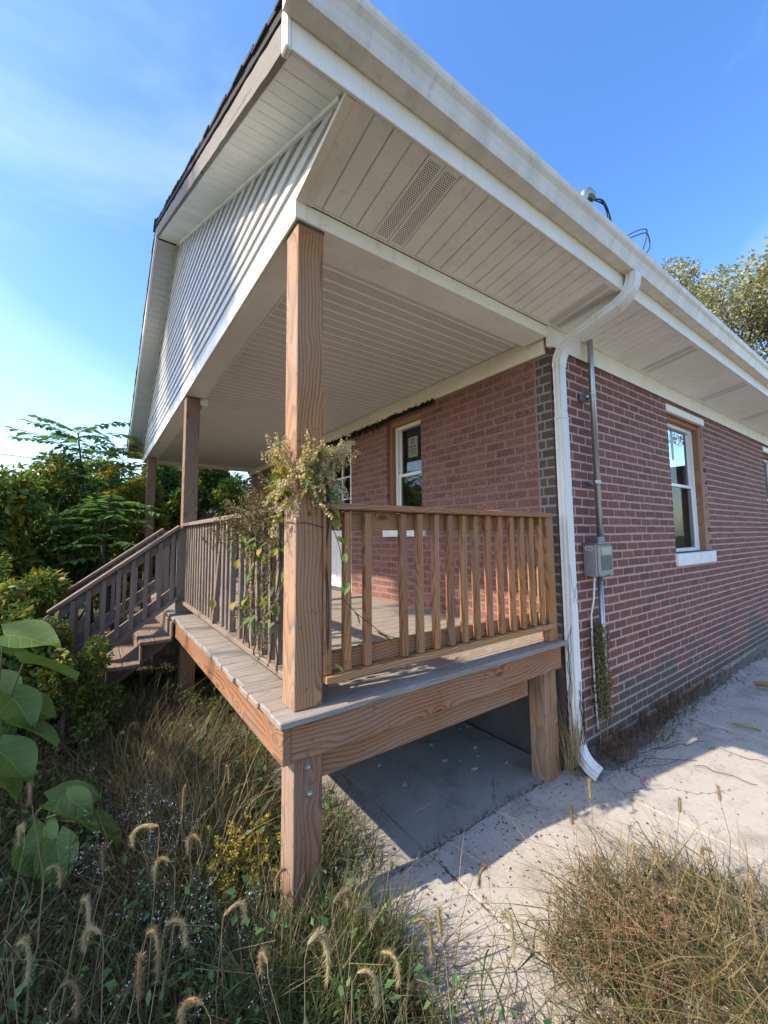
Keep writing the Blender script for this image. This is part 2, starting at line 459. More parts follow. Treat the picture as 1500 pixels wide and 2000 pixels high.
M['leaf_brown'] = leafmat('fallen_brown', [(0, (.28, .12, .05)), (1, (.34, .18, .08))], .2)
M['leaf_fallen'] = leafmat('fallen_green', [(0, (.26, .27, .10)), (1, (.32, .30, .12))], .2)

# ------------------------------------------------------------------ geometry helper
class MB:
    def __init__(s):
        s.v = []; s.f = []
    def add(s, vs, fs):
        b = len(s.v)
        s.v.extend(vs)
        s.f.extend([tuple(i + b for i in f) for f in fs])
        return s
    def box(s, a, b, c=0.):
        """box from corner a to corner b, chamfer c"""
        x0, y0, z0 = a; x1, y1, z1 = b
        if c <= 0:
            vs = [(x, y, z) for x in (x0, x1) for y in (y0, y1) for z in (z0, z1)]
            return s.add(vs, [(0, 1, 3, 2), (4, 6, 7, 5), (0, 4, 5, 1), (2, 3, 7, 6), (0, 2, 6, 4), (1, 5, 7, 3)])
        vs = []; idx = {}
        for i, x in enumerate((x0, x1)):
            for j, y in enumerate((y0, y1)):
                for k, z in enumerate((z0, z1)):
                    sx, sy, sz = (1, -1)[i], (1, -1)[j], (1, -1)[k]
                    idx[(i, j, k, 0)] = len(vs); vs.append((x, y + sy * c, z + sz * c))
                    idx[(i, j, k, 1)] = len(vs); vs.append((x + sx * c, y, z + sz * c))
                    idx[(i, j, k, 2)] = len(vs); vs.append((x + sx * c, y + sy * c, z))
        fs = []
        q = lambda i, j, k, a: idx[(i, j, k, a)]
        for i in (0, 1):
            f = [q(i, 0, 0, 0), q(i, 0, 1, 0), q(i, 1, 1, 0), q(i, 1, 0, 0)]
            fs.append(f if i == 0 else f[::-1])
            f = [q(0, i, 0, 1), q(1, i, 0, 1), q(1, i, 1, 1), q(0, i, 1, 1)]
            fs.append(f if i == 0 else f[::-1])
            f = [q(0, 0, i, 2), q(0, 1, i, 2), q(1, 1, i, 2), q(1, 0, i, 2)]
            fs.append(f if i == 0 else f[::-1])
        for a_ in (0, 1):
            for b_ in (0, 1):
                f = [q(0, a_, b_, 1), q(1, a_, b_, 1), q(1, a_, b_, 2), q(0, a_, b_, 2)]
                fs.append(f if (a_ + b_) % 2 else f[::-1])
                f = [q(a_, 0, b_, 0), q(a_, 1, b_, 0), q(a_, 1, b_, 2), q(a_, 0, b_, 2)]
                fs.append(f[::-1] if (a_ + b_) % 2 else f)
                f = [q(a_, b_, 0, 0), q(a_, b_, 1, 0), q(a_, b_, 1, 1), q(a_, b_, 0, 1)]
                fs.append(f if (a_ + b_) % 2 else f[::-1])
        for i in (0, 1):
            for j in (0, 1):
                for k in (0, 1):
                    f = [q(i, j, k, 0), q(i, j, k, 1), q(i, j, k, 2)]
                    fs.append(f if (i + j + k) % 2 == 0 else f[::-1])
        return s.add(vs, fs)
    def prism(s, prof, p0, p1, caps=True):
        """prof: list of 3D points of an outline at p0; extruded by p1-p0"""
        d = Vector(p1) - Vector(p0)
        n = len(prof)
        vs = [tuple(Vector(p)) for p in prof] + [tuple(Vector(p) + d) for p in prof]
        fs = [(i, (i + 1) % n, n + (i + 1) % n, n + i) for i in range(n)]
        if caps: fs += [tuple(range(n))[::-1], tuple(range(n, 2 * n))]
        return s.add(vs, fs)
    def sheet(s, prof, d):
        """open outline swept along d (one face per segment)"""
        n = len(prof); d = Vector(d)
        vs = [tuple(Vector(p)) for p in prof] + [tuple(Vector(p) + d) for p in prof]
        return s.add(vs, [(i, i + 1, n + i + 1, n + i) for i in range(n - 1)])
    def tube(s, pts, rad, n=6, cap=True):
        pts = [Vector(p) for p in pts]
        rad = rad if isinstance(rad, (list, tuple)) else [rad] * len(pts)
        vs = []; fs = []
        ref = None
        for i, p in enumerate(pts):
            t = (pts[min(i + 1, len(pts) - 1)] - pts[max(i - 1, 0)]).normalized()
            if ref is None:
                ref = t.cross(Vector((0, 0, 1)) if abs(t.z) < .9 else Vector((1, 0, 0))).normalized()
            ref = (ref - t * ref.dot(t)).normalized()
            b = t.cross(ref)
            for k in range(n):
                a = 2 * math.pi * k / n
                vs.append(tuple(p + rad[i] * (math.cos(a) * ref + math.sin(a) * b)))
        for i in range(len(pts) - 1):
            for k in range(n):
                fs.append((i * n + k, i * n + (k + 1) % n, (i + 1) * n + (k + 1) % n, (i + 1) * n + k))
        if cap:
            fs.append(tuple(range(n))[::-1]); fs.append(tuple(range((len(pts) - 1) * n, len(pts) * n)))
        return s.add(vs, fs)
    def leaf(s, base, d, n, L, Wd, fold=.15):
        """a small folded leaf: base, two sides, tip"""
        d = Vector(d).normalized(); sd_ = d.cross(Vector(n))
        if sd_.length < 1e-4: sd_ = d.cross(Vector((1, .3, .2)))
        sd_.normalize(); nn = sd_.cross(d)
        b = Vector(base); m = b + d * L * .45
        vs = [tuple(b), tuple(m + sd_ * Wd * .5 + nn * fold * Wd), tuple(b + d * L), tuple(m - sd_ * Wd * .5 + nn * fold * Wd)]
        return s.add(vs, [(0, 1, 2), (0, 2, 3)])
    def mesh(s, name):
        me = bpy.data.meshes.new(name)
        me.from_pydata(s.v, [], s.f)
        me.update()
        return me

WM = {}
def reg(o, mw, parent):
    WM[o.name] = mw
    if parent is not None:
        o.parent = parent
        o.matrix_basis = WM[parent.name].inverted() @ mw
    else:
        o.matrix_basis = mw
def obj(name, mesh, mat, parent=None, loc=(0, 0, 0), rot=(0, 0, 0), smooth=False):
    if isinstance(mesh, MB): mesh = mesh.mesh(name)
    if mat is not None and not mesh.materials: mesh.materials.append(M[mat] if isinstance(mat, str) else mat)
    if smooth: mesh.polygons.foreach_set('use_smooth', [True] * len(mesh.polygons))
    o = bpy.data.objects.new(name, mesh)
    COL.objects.link(o)
    reg(o, Matrix.LocRotScale(Vector(loc), Euler(rot), None), parent)
    return o
def tag(o, label=None, cat=None, group=None, kind=None):
    if label: o['label'] = label
    if cat: o['category'] = cat
    if group: o['group'] = group
    if kind: o['kind'] = kind
    return o
def thing(name, label, cat, loc=(0, 0, 0), group=None, kind=None):
    o = bpy.data.objects.new(name, None)
    o.empty_display_size = .1
    COL.objects.link(o)
    reg(o, Matrix.Translation(Vector(loc)), None)
    return tag(o, label, cat, group, kind)
_bc = {}
def board(name, mat, parent, c, size, axis='X', cham=.003, extra=None, wob=0.):
    """a board, local X along its length; c centre, size (length, width, height)"""
    key = (round(size[0], 3), round(size[1], 4), round(size[2], 4), cham, mat, wob)
    if key not in _bc:
        a = [q / 2 for q in size]
        _bc[key] = MB().box((-a[0], -a[1], -a[2]), (a[0], a[1], a[2]), cham).mesh(name)
    rot = {'X': (0, 0, 0), 'Y': (0, 0, R(90)), 'Z': (0, R(-90), 0)}[axis]
    mw = Matrix.LocRotScale(Vector(c), Euler(rot), None)
    if extra is not None: mw = Matrix.Translation(Vector(c)) @ Euler(extra).to_matrix().to_4x4() @ Euler(rot).to_matrix().to_4x4()
    me = _bc[key]
    if not me.materials: me.materials.append(M[mat])
    o = bpy.data.objects.new(name, me)
    COL.objects.link(o)
    reg(o, mw, parent)
    return o
def bx(name, mat, parent, a, b, c=.003):
    ctr = [(p + q) / 2 for p, q in zip(a, b)]
    h = [abs(q - p) / 2 for p, q in zip(a, b)]
    return obj(name, MB().box((-h[0], -h[1], -h[2]), tuple(h), c), mat, parent, ctr)
# ================================================================== THE SETTING
FWX = 0.08          # front brick wall plane
D = 2.04            # porch post line at x = -D
W = 7.87            # house width (side wall y=0, far wall y=W)
ZD = 0.95           # deck top
HB, HT = 3.276, 3.365
YF, ZF = -0.5235, 3.45
RKX = -2.305        # rake overhang
PKY = 3.932
SL = (5.575 - ZF) / (PKY - YF)
XE = 9.0            # back end of the house

gm = MB()
N = 60
xs = np.concatenate([np.linspace(-260, -8, 8)[:-1], np.linspace(-8, 8, 33), np.linspace(8, 260, 8)[1:]])
ys = np.concatenate([np.linspace(-260, -6, 8)[:-1], np.linspace(-6, 14, 41), np.linspace(14, 260, 8)[1:]])
vv = []
for y in ys:
    for x in xs:
        z = -.045
        if -7.9 < x < 7.9 and -5.9 < y < 13.9: z += .02 * math.sin(x * 2.1 + y) * math.sin(y * 1.7)
        vv.append((float(x), float(y), z))
nx = len(xs)
ff = [(j * nx + i, j * nx + i + 1, (j + 1) * nx + i + 1, (j + 1) * nx + i) for j in range(len(ys) - 1) for i in range(nx - 1)]
gm.add(vv, ff)
tag(obj('ground', gm, 'soil'), kind='structure')

# concrete walk along the side of the house and under the porch: slabs with open joints
walk = thing('walkway', 'old cracked concrete slabs along the side of the house', 'pavement', kind='structure')
if 'category' in walk: del walk['category']
xj = [-1.70, -1.245, .115, 1.78, 3.35, 4.9, 6.5, 8.1, 9.7]
yj = [-2.9, -1.42, .04, 2.2]
for i in range(len(xj) - 1):
    for j in range(len(yj) - 1):
        if j == 2 and i >= 2: continue
        gx, gy = .007, .007
        x0, x1, y0, y1 = xj[i] + gx / 2, xj[i + 1] - gx / 2, yj[j] + gy / 2, yj[j + 1] - gy / 2
        if j == 2 and i == 1: x1 = FWX - .02
        if j == 1 and i >= 2: y1 = -.02
        dz = random.uniform(-.002, .002)
        m = MB()
        nseg = 14
        # slab outline with broken, wavering edges
        pts = []
        def edge(p, q):
            for t in range(nseg):
                f = t / nseg
                jx, jy = (random.uniform(-.006, .006) for _ in (0, 1))
                pts.append((p[0] + (q[0] - p[0]) * f + jx, p[1] + (q[1] - p[1]) * f + jy))
        edge((x0, y0), (x1, y0)); edge((x1, y0), (x1, y1)); edge((x1, y1), (x0, y1)); edge((x0, y1), (x0, y0))
        cx, cy = (x0 + x1) / 2, (y0 + y1) / 2
        n = len(pts)
        vs_ = [(p[0] - cx, p[1] - cy, -.08) for p in pts] + [(p[0] - cx, p[1] - cy, -.006) for p in pts] + [((p[0] - cx) * .992, (p[1] - cy) * .992, 0) for p in pts]
        fs_ = []
        for lv in (0, 1):
            fs_ += [(lv * n + k, lv * n + (k + 1) % n, (lv + 1) * n + (k + 1) % n, (lv + 1) * n + k) for k in range(n)]
        fs_.append(tuple(range(2 * n, 3 * n)))
        m.add(vs_, fs_)
        obj('slab', m, 'concrete_shaded' if j == 2 else 'concrete', walk, (cx, cy, dz), (random.uniform(-.003, .003), random.uniform(-.003, .003), 0))

# ================================================================== THE HOUSE
house = thing('brick_house', 'single storey house of maroon painted brick with white gable and eaves', 'house', (FWX, 0, 0))

CH, Z0 = .0754, 3.1545
BL, BH, BD = .1985, .0580, .05
PITCHB = .2145
def win_rects_side():
    return [(2.33, 3.46, 1.50, 3.10), (6.32, 7.42, 1.50, 3.10)]
def win_rects_front():
    return [(1.60, 2.26, 1.80, 3.13), (3.12, 4.28, .95, 3.10), (5.25, 6.45, 1.75, 3.10)]

def wall_mesh(u0, u1, z0, z1, holes, thick):
    """mortar backing as boxes round the openings, in (u, depth, z); depth 0 = outer face"""
    m = MB()
    hs = sorted(holes)
    u = u0
    for (a, b, c, d_) in hs:
        m.box((u, 0, z0), (a, thick, z1))
        if c > z0 + .01: m.box((a, 0, z0), (b, thick, c))
        if d_ < z1 - .01: m.box((a, 0, d_), (b, thick, z1))
        u = b
    m.box((u, 0, z0), (u1, thick, z1))
    return m
sw = obj('side_wall', wall_mesh(FWX + .03, XE, .0, 3.36, win_rects_side(), .22), 'mortar_side', house, (0, .0, 0))
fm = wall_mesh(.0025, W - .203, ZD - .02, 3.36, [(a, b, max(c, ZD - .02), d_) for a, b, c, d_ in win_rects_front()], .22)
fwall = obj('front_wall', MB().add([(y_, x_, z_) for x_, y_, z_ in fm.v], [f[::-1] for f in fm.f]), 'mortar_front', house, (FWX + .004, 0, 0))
obj('foundation', MB().box((FWX + .006, .004, -.2), (FWX + .25, W - .21, ZD - .024)), 'parge', house)
obj('far_wall', MB().box((FWX + .23, W - .2, 0), (XE, W, 3.36)), 'mortar_side', house)
obj('rear_wall', MB().box((XE - .22, .24, 0), (XE, W - .22, 3.36)), 'mortar_side', house)
obj('room_partition', MB().box((2.0, .24, .9), (2.06, W - .22, 3.3)).box((.3, .24, .88), (XE - .22, W - .22, .9)), 'dark_room', house)

def px_area(p):
    v = Vector(p) - CAM
    d_ = v.dot(fw)
    if d_ < .3: return 0
    u_ = 767 + FPX * v.dot(rt) / d_; w_ = 979 - FPX * v.dot(up) / d_
    if not (-30 < u_ < 1530 and -30 < w_ < 2030): return 0
    return 1 / d_ ** 2
bricks = []
zc = Z0 - CH / 2
k = 0
course = -2
while True:
    z = Z0 - CH * (course + .5)
    if z < .03: break
    if z < 3.33:
        offx = (course % 2) * PITCHB / 2
        x = FWX + .062 + offx - PITCHB
        first = True
        while x < XE:
            a, b = x, x + BL + random.uniform(-.006, .006)
            a = max(a, FWX + .004)
            for (h0, h1, hz0, hz1) in win_rects_side():
                if hz0 - .03 < z < hz1 + .03:
                    if a < h0 < b: b = h0
                    elif a < h1 < b: a = h1
                    elif a >= h0 and b <= h1: b = a
            if b - a > .03: bricks.append(('s', (a + b) / 2, z + random.uniform(-.002, .002), b - a))
            x += PITCHB
        if z > ZD + .02:
            if course % 2: dk = [(.004, .062), (.074, .132)]
            else: dk = [(.004, .100), (.112, .134)]
            for a, b in dk: bricks.append(('f', (a + b) / 2, z, b - a))
            y = .0 + offx - PITCHB + .05
            while y < W:
                a, b = max(y, .148), y + BL + random.uniform(-.006, .006)
                for (h0, h1, hz0, hz1) in win_rects_front():
                    if hz0 - .03 < z < hz1 + .03:
                        if a < h0 < b: b = h0
                        elif a < h1 < b: a = h1
                        elif a >= h0 and b <= h1: b = a
                if b - a > .03: bricks.append(('f', (a + b) / 2, z + random.uniform(-.002, .002), b - a))
                y += PITCHB
    course += 1
def brick_mesh(L_, rndz=0):
    m = MB().box((-L_ / 2, -.0038, -BH / 2), (L_ / 2, .03, BH / 2), .004)
    m.v = [(x + random.uniform(-.0022, .0022), y + random.uniform(-.0012, .0012), z + random.uniform(-.002, .002)) for x, y, z in m.v]
    return m
def brick_key(b):
    side, u, z, L_ = b
    return px_area((u, 0, z)) * (.55 + .1) if side == 's' else px_area((FWX, u, z)) * (.9 if u < 2.7 else 0)
order = sorted(range(len(bricks)), key=lambda i: -brick_key(bricks[i]))
DARKY = .136
single = set()
for i in order:
    s_, u, z, L_ = bricks[i]
    if len(single) >= 300: break
    if s_ == 'f' and z > 3.12: continue
    if s_ == 's' and u < .22: continue
    if s_ == 'f' and u < DARKY: continue
    single.add(i)
bvar = {}
rest = {'brick_side': MB(), 'brick_front': MB(), 'brick_dark': MB()}
for i, (s_, u, z, L_) in enumerate(bricks):
    mat = 'brick_side' if s_ == 's' else ('brick_dark' if u < DARKY else 'brick_front')
    rz = 0 if s_ == 's' else R(-90)
    loc = (u, 0, z) if s_ == 's' else (FWX, u, z)
    recess = .0 if s_ == 's' else .0055
    if s_ == 'f' and u < DARKY: recess = .002
    loc = (loc[0], loc[1] + (recess if s_ == 's' else 0), loc[2]) if s_ == 's' else (loc[0] + recess, loc[1], loc[2])
    if i in single:
        key = (mat, round(L_, 2), random.randrange(4))
        if key not in bvar:
            me = brick_mesh(round(L_, 2)).mesh('brick'); me.materials.append(M[mat]); bvar[key] = me
        o = bpy.data.objects.new('brick', bvar[key]); COL.objects.link(o)
        reg(o, Matrix.LocRotScale(Vector(loc), Euler((0, 0, rz)), None), sw if s_ == 's' else fwall)
    else:
        m = brick_mesh(L_)
        if s_ == 's': m.v = [(x + loc[0], y + loc[1], q + loc[2]) for x, y, q in m.v]
        else: m.v = [(y + loc[0], -x + loc[1], q + loc[2]) for x, y, q in m.v]
        rest[mat].add(m.v, m.f)
tag(obj('brickwork', rest['brick_side'], 'brick_side', sw), kind='stuff')
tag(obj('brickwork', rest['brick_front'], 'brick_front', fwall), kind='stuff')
tag(obj('corner_brickwork', rest['brick_dark'], 'brick_dark', fwall), kind='stuff')
obj('corner_mortar', MB().box((-.0015, -.004, 0), (.004, DARKY - .002, 3.3 - ZD)), 'mortar_grey', fwall, (FWX + .0035, .008, ZD))

# ---- windows
def window(parent_wall, name, o, rz, w_, h_, label=None, glass_back=.13):
    """o: bottom-left corner of the opening on the wall face; local x along the wall, y into it"""
    mw0 = Matrix.LocRotScale(Vector(o), Euler((0, 0, rz)), None)
    e = bpy.data.objects.new(name, None); COL.objects.link(e); reg(e, mw0, house)
    if label: e['label'] = label
    def lb(nm, mat, a, b, c=.003):
        ctr = Vector([(p + q) / 2 for p, q in zip(a, b)]); h = [abs(q - p) / 2 for p, q in zip(a, b)]
        me = MB().box((-h[0], -h[1], -h[2]), tuple(h), c).mesh(nm); me.materials.append(M[mat])
        oo = bpy.data.objects.new(nm, me); COL.objects.link(oo)
        reg(oo, mw0 @ Matrix.Translation(ctr), e)
        return oo
    j = .045
    # wood jambs: long axis vertical, so build via rotated boards
    def jamb(a, b, axis):
        ctr = Vector([(p + q) / 2 for p, q in zip(a, b)]); s_ = [abs(q - p) for p, q in zip(a, b)]
        if axis == 'Z': sz = (s_[2], s_[1], s_[0]); rr_ = Euler((0, R(-90), 0))
        else: sz = (s_[0], s_[1], s_[2]); rr_ = Euler((0, 0, 0))
        me = MB().box([-q / 2 for q in sz], [q / 2 for q in sz], .003).mesh('jamb'); me.materials.append(M['wood_jamb'])
        oo = bpy.data.objects.new('jamb', me); COL.objects.link(oo)
        reg(oo, mw0 @ Matrix.Translation(ctr) @ rr_.to_matrix().to_4x4(), e)
    jamb((0, .055, 0), (j, .20, h_), 'Z'); jamb((w_ - j, .055, 0), (w_, .20, h_), 'Z'); jamb((j, .055, h_ - j - .02), (w_ - j, .20, h_), 'X')
    a, b, t = j, w_ - j, h_ - j - .02
    f = .042
    lb('frame', 'vinyl_frame', (a, .11, .0), (a + f, .19, t)); lb('frame', 'vinyl_frame', (b - f, .11, .0), (b, .19, t))
    lb('frame', 'vinyl_frame', (a + f, .112, t - f), (b - f, .19, t)); lb('frame', 'vinyl_frame', (a + f, .105, 0), (b - f, .19, f))
    mid = t * .52
    lb('sash_rail', 'vinyl_frame', (a + f, .128, mid - .018), (b - f, .165, mid + .018))
    for s_ in (0, 1):
        z0_, z1_ = (f, mid - .018) if s_ == 0 else (mid + .018, t - f)
        yy = .133 if s_ == 0 else .152
        lb('sash_stile', 'vinyl_frame', (a + f, yy, z0_), (a + f + .028, yy + .02, z1_), .002)
        lb('sash_stile', 'vinyl_frame', (b - f - .028, yy, z0_), (b - f, yy + .02, z1_), .002)
        lb('pane', 'glass', (a + f + .028, yy + .008, z0_), (b - f - .028, yy + .012, z1_), 0)
    return e
sx0, sx1, sz0, sz1 = win_rects_side()[0]
we = window(sw, 'window', (sx0, 0, sz0), 0, sx1 - sx0, sz1 - sz0, 'side window with bare wood jambs')
bx('sill', 'white_paint', we, (sx0 - .03, -.035, 1.362), (sx1 + .03, .02, 1.497), .006)
bx('sill_slope', 'parge', we, (sx0, .0, 1.4985), (sx1, .11, 1.506), 0)
bx('lintel', 'white_trim', we, (sx0 - .03, -.016, 3.085), (sx1 + .01, .02, 3.168), .003)
tx0, tx1, tz0, tz1 = win_rects_side()[1]
we2 = window(sw, 'window', (tx0, 0, tz0), 0, tx1 - tx0, tz1 - tz0)
bx('sill', 'white_paint', we2, (tx0 - .03, -.035, 1.362), (tx1 + .03, .02, 1.497), .006)
bx('lintel', 'white_trim', we2, (tx0 - .03, -.016, 3.085), (tx1 + .01, .02, 3.168), .003)
fy0, fy1, fz0, fz1 = win_rects_front()[0]
fe = window(fwall, 'window', (FWX, fy1, fz0), R(-90), fy1 - fy0, fz1 - fz0, 'front porch window with wood jambs and a paper notice')
bx('sill', 'white_paint', fe, (FWX - .035, fy0 - .06, 1.718), (FWX + .03, fy1 + .05, 1.798), .005)
gy0, gy1, gz0, gz1 = win_rects_front()[2]
ge = window(fwall, 'window', (FWX, gy1, gz0), R(-90), gy1 - gy0, gz1 - gz0)
bx('sill', 'white_paint', ge, (FWX - .035, gy0 - .05, 1.668), (FWX + .03, gy1 + .05, 1.748), .005)

# paper notice behind the glass of the front window, strip of paper in the side window
def paper(name, label, c, rz, w_, h_, logo=True):
    t = thing(name, label, 'notice', c)
    mw0 = Matrix.LocRotScale(Vector(c), Euler((0, 0, rz)), None)
    def q(nm, mat, m):
        me = m.mesh(nm); me.materials.append(M[mat])
        oo = bpy.data.objects.new(nm, me); COL.objects.link(oo); reg(oo, mw0, t); return oo
    q('sheet', 'paper', MB().box((-w_ / 2, 0, 0), (w_ / 2, .0015, h_)))
    if logo:
        m = MB()
        for i in range(14):
            a0, a1 = R(200 * i / 14 - 10), R(200 * (i + 1) / 14 - 10)
            r0, r1 = .022, .034
            zc_ = h_ * .76
            m.add([(r0 * math.cos(a0), -.0012, zc_ + r0 * math.sin(a0)), (r1 * math.cos(a0), -.0012, zc_ + r1 * math.sin(a0)), (r1 * math.cos(a1), -.0012, zc_ + r1 * math.sin(a1)), (r0 * math.cos(a1), -.0012, zc_ + r0 * math.sin(a1))], [(0, 1, 2, 3)])
        for sx_ in (-.02, .02):
            m.box((sx_ - .007, -.0012, h_ * .64), (sx_ + .007, -.0006, h_ * .74))
        m.box((-w_ * .36, -.0012, h_ * .50), (w_ * .36, -.0006, h_ * .555))
        for i, (ww, zz) in enumerate([(.38, .40), (.34, .34), (.38, .28), (.30, .20), (.36, .12)]):
            m.box((-w_ * ww, -.0012, h_ * zz), (w_ * ww, -.0006, h_ * (zz + .022)))
        q('print', 'ink', m)
    return t
paper('paper_notice', 'paper notice with printed lines taped inside the porch window', (FWX + .168, 1.945, 2.665), R(-90), .175, .245)
paper('paper_strip', 'narrow pale paper strip hanging in the side window', (2.93, .17, 2.62), R(2), .085, .36, False)

# front door
de = bpy.data.objects.new('door', None); COL.objects.link(de); reg(de, Matrix.Translation((FWX, 3.12, ZD)), house)
dy0, dy1 = 3.12, 4.28
for a, b in (((FWX + .02, dy0, ZD), (FWX + .2, dy0 + .06, 3.1)), ((FWX + .02, dy1 - .06, ZD), (FWX + .2, dy1, 3.1)), ((FWX + .02, dy0 + .06, 3.03), (FWX + .2, dy1 - .06, 3.1))):
    bx('frame', 'white_trim', de, a, b)
bx('leaf', 'vinyl_frame', de, (FWX + .10, dy0 + .063, ZD + .03), (FWX + .145, dy1 - .063, 1.95), .004)
bx('threshold', 'parge', de, (FWX + .0, dy0 + .06, ZD + .001), (FWX + .2, dy1 - .06, ZD + .028))
for k in range(2):
    for a, b in ((1.08, 1.45), (1.5, 1.88)):
        y0_ = dy0 + .16 + k * .45
        bx('panel', 'vinyl_frame', de, (FWX + .09, y0_, a), (FWX + .102, y0_ + .36, b), .006)
gl0, gl1 = dy0 + .063, dy1 - .063
for a, b in (((gl0, 1.952), (gl0 + .1, 3.02)), ((gl1 - .1, 1.952), (gl1, 3.02)), ((gl0 + .1, 2.93), (gl1 - .1, 3.02))):
    bx('stile', 'vinyl_frame', de, (FWX + .10, a[0], a[1]), (FWX + .145, b[0], b[1]))
for i in range(1, 3):
    yy = gl0 + .1 + (gl1 - gl0 - .2) * i / 3
    bx('muntin', 'vinyl_frame', de, (FWX + .102, yy - .01, 1.953), (FWX + .14, yy + .01, 2.928))
    zz = 1.952 + .978 * i / 3
    for j in range(3):
        ya = gl0 + .1 + (gl1 - gl0 - .2) * j / 3 + .0105; yb = gl0 + .1 + (gl1 - gl0 - .2) * (j + 1) / 3 - .0105
        bx('muntin', 'vinyl_frame', de, (FWX + .103, ya, zz - .01), (FWX + .139, yb, zz + .01), .002)
bx('pane', 'glass', de, (FWX + .118, gl0 + .1, 1.953), (FWX + .122, gl1 - .1, 2.929), 0)
obj('knob', MB().tube([(0, 0, 0), (-.05, 0, 0), (-.055, 0, 0), (-.08, 0, 0)], [.012, .012, .028, .022], 10), 'galv', de, (FWX + .10, dy0 + .13, 1.9))

# ---- frieze, beams, ceiling
bx('frieze_board', 'white_trim', house, (FWX + .01, -.022, 3.215), (XE, -.0105, 3.372))
bx('frieze_end', 'white_trim', house, (FWX - .045, -.026, 3.2), (FWX + .009, .0, 3.374), .004)
bx('beam_face', 'white_trim', house, (-D - .02, -.022, HB), (-.55, -.004, HT), .004)
bx('beam_face', 'white_trim', house, (-.548, -.021, HB + .001), (FWX - .046, -.004, HT), .004)
for k_ in range(7):
    obj('nail', MB().tube([(0, 0, 0), (0, -.0015, 0)], .0035, 6), 'galv_box', house, (-1.9 + k_ * .31, -.0222, HB + .03 + .03 * (k_ % 2)))
bx('beam_soffit', 'soffit', house, (-D, -.003, HB + .004), (FWX - .047, .19, HB + .022))
bx('beam_inner_face', 'white_trim', house, (-D + .19, .19, HB + .004), (FWX - .002, .205, 3.33))
bx('front_beam_face', 'white_trim', house, (-D - .018, -.003, HB), (-D - .004, W, HT + .02), .003)
bx('front_beam_soffit', 'soffit', house, (-D - .003, .191, HB + .003), (-D + .17, W - .01, HB + .02))
bx('front_beam_inner_face', 'white_trim', house, (-D + .172, .206, HB + .003), (-D + .188, W - .2, 3.33))
bx('far_beam', 'white_trim', house, (-D + .19, W - .16, HB - .01), (FWX, W - .01, 3.34))
bx('wall_band', 'white_trim', house, (FWX - .03, .03, 3.165), (FWX - .001, W - .17, 3.325), .004)
obj('glint_backing', MB().box((-D + .16, .19, 3.332), (FWX, W - .1, 3.345)), 'ceiling_glint', house)  # bright sheet showing between planks as painted groove highlights
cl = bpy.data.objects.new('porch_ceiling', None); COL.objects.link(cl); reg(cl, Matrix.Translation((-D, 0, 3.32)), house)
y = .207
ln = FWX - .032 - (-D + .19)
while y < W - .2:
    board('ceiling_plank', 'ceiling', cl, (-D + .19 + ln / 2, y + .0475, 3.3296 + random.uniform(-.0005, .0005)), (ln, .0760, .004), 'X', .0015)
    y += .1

# ---- eave soffit: pans across the overhang, every fifteenth pair perforated
es = bpy.data.objects.new('eave_soffit', None); COL.objects.link(es); reg(es, Matrix.Translation((-D, -.03, HT)), house)
slope = math.atan2(ZF - HT, -.035 - YF)
ylen = math.hypot(ZF - HT, -.035 - YF) - .01
m = MB()
m.prism([(RKX + .26, -.024, HT + .016), (RKX + .26, YF + .002, ZF + .016), (RKX + .26, YF + .002, ZF + .024), (RKX + .26, -.024, HT + .024)], (0, 0, 0), (XE - RKX - .26, 0, 0))
obj('soffit_channel', m, 'soffit_back', es)
x = -D + .015
i = 0
while x < XE - .1:
    vent = (i % 16) in (4, 5)
    c = (x + .0475, (-.03 + YF) / 2, (HT + ZF) / 2 + .008)
    o = board('vent_panel' if vent else 'soffit_panel', 'vent' if vent else 'soffit', es, c, (.0972, ylen, .012), 'X', .004, extra=(-slope + random.uniform(-.003, .003), random.uniform(-.018, .018), 0))
    x += .1
    i += 1
bx('soffit_trim', 'white_trim', es, (-D + .01, -.036, HT + .001), (XE, -.0225, HT + .012), .002)

# ---- gable siding: lapped boards cut to the rake
gs = bpy.data.objects.new('gable_siding', None); COL.objects.link(gs); reg(gs, Matrix.Translation((-D, PKY, HT)), house)
def rake_y(z):          # y where the rake soffit meets height z, near side
    return (z - ZF) / SL + YF
EXPO = .0995
z = HT + .018
while z < 5.56:
    z1 = min(z + EXPO, 5.574)
    def lim(q):
        if q < ZF: a = -.03 - (q - HT) / (ZF - HT) * .47
        else: a = rake_y(q)
        return a + .004
    a0, a1 = lim(z), lim(z1)
    b0 = 2 * PKY - a0 if z > ZF else W + .3
    b1 = 2 * PKY - a1
    X = -D
    prof = [(X - .004, 0), (X - .017, .002), (X - .018, .045), (X - .004, .068), (X - .003, EXPO + .004), (X + .004, EXPO + .004)]
    vs_ = []
    for (px_, pz_) in prof:
        t = min(pz_ / (z1 - z + 1e-6), 1.)
        zz_ = z + min(pz_, z1 - z + .004)
        vs_.append((px_, a0 + (a1 - a0) * t, zz_))
    for (px_, pz_) in prof:
        t = min(pz_ / (z1 - z + 1e-6), 1.)
        vs_.append((px_, b0 + (b1 - b0) * t, z + min(pz_, z1 - z + .004)))
    n = len(prof)
    fs_ = [(q, q + 1, n + q + 1, n + q) for q in range(n - 1)] + [tuple(range(n))[::-1], tuple(range(n, 2 * n))]
    obj('siding_board', MB().add(vs_, fs_), 'siding', gs, (random.uniform(-.0015, .0015), 0, 0), (0, 0, random.uniform(-.0004, .0004)))
    z += EXPO
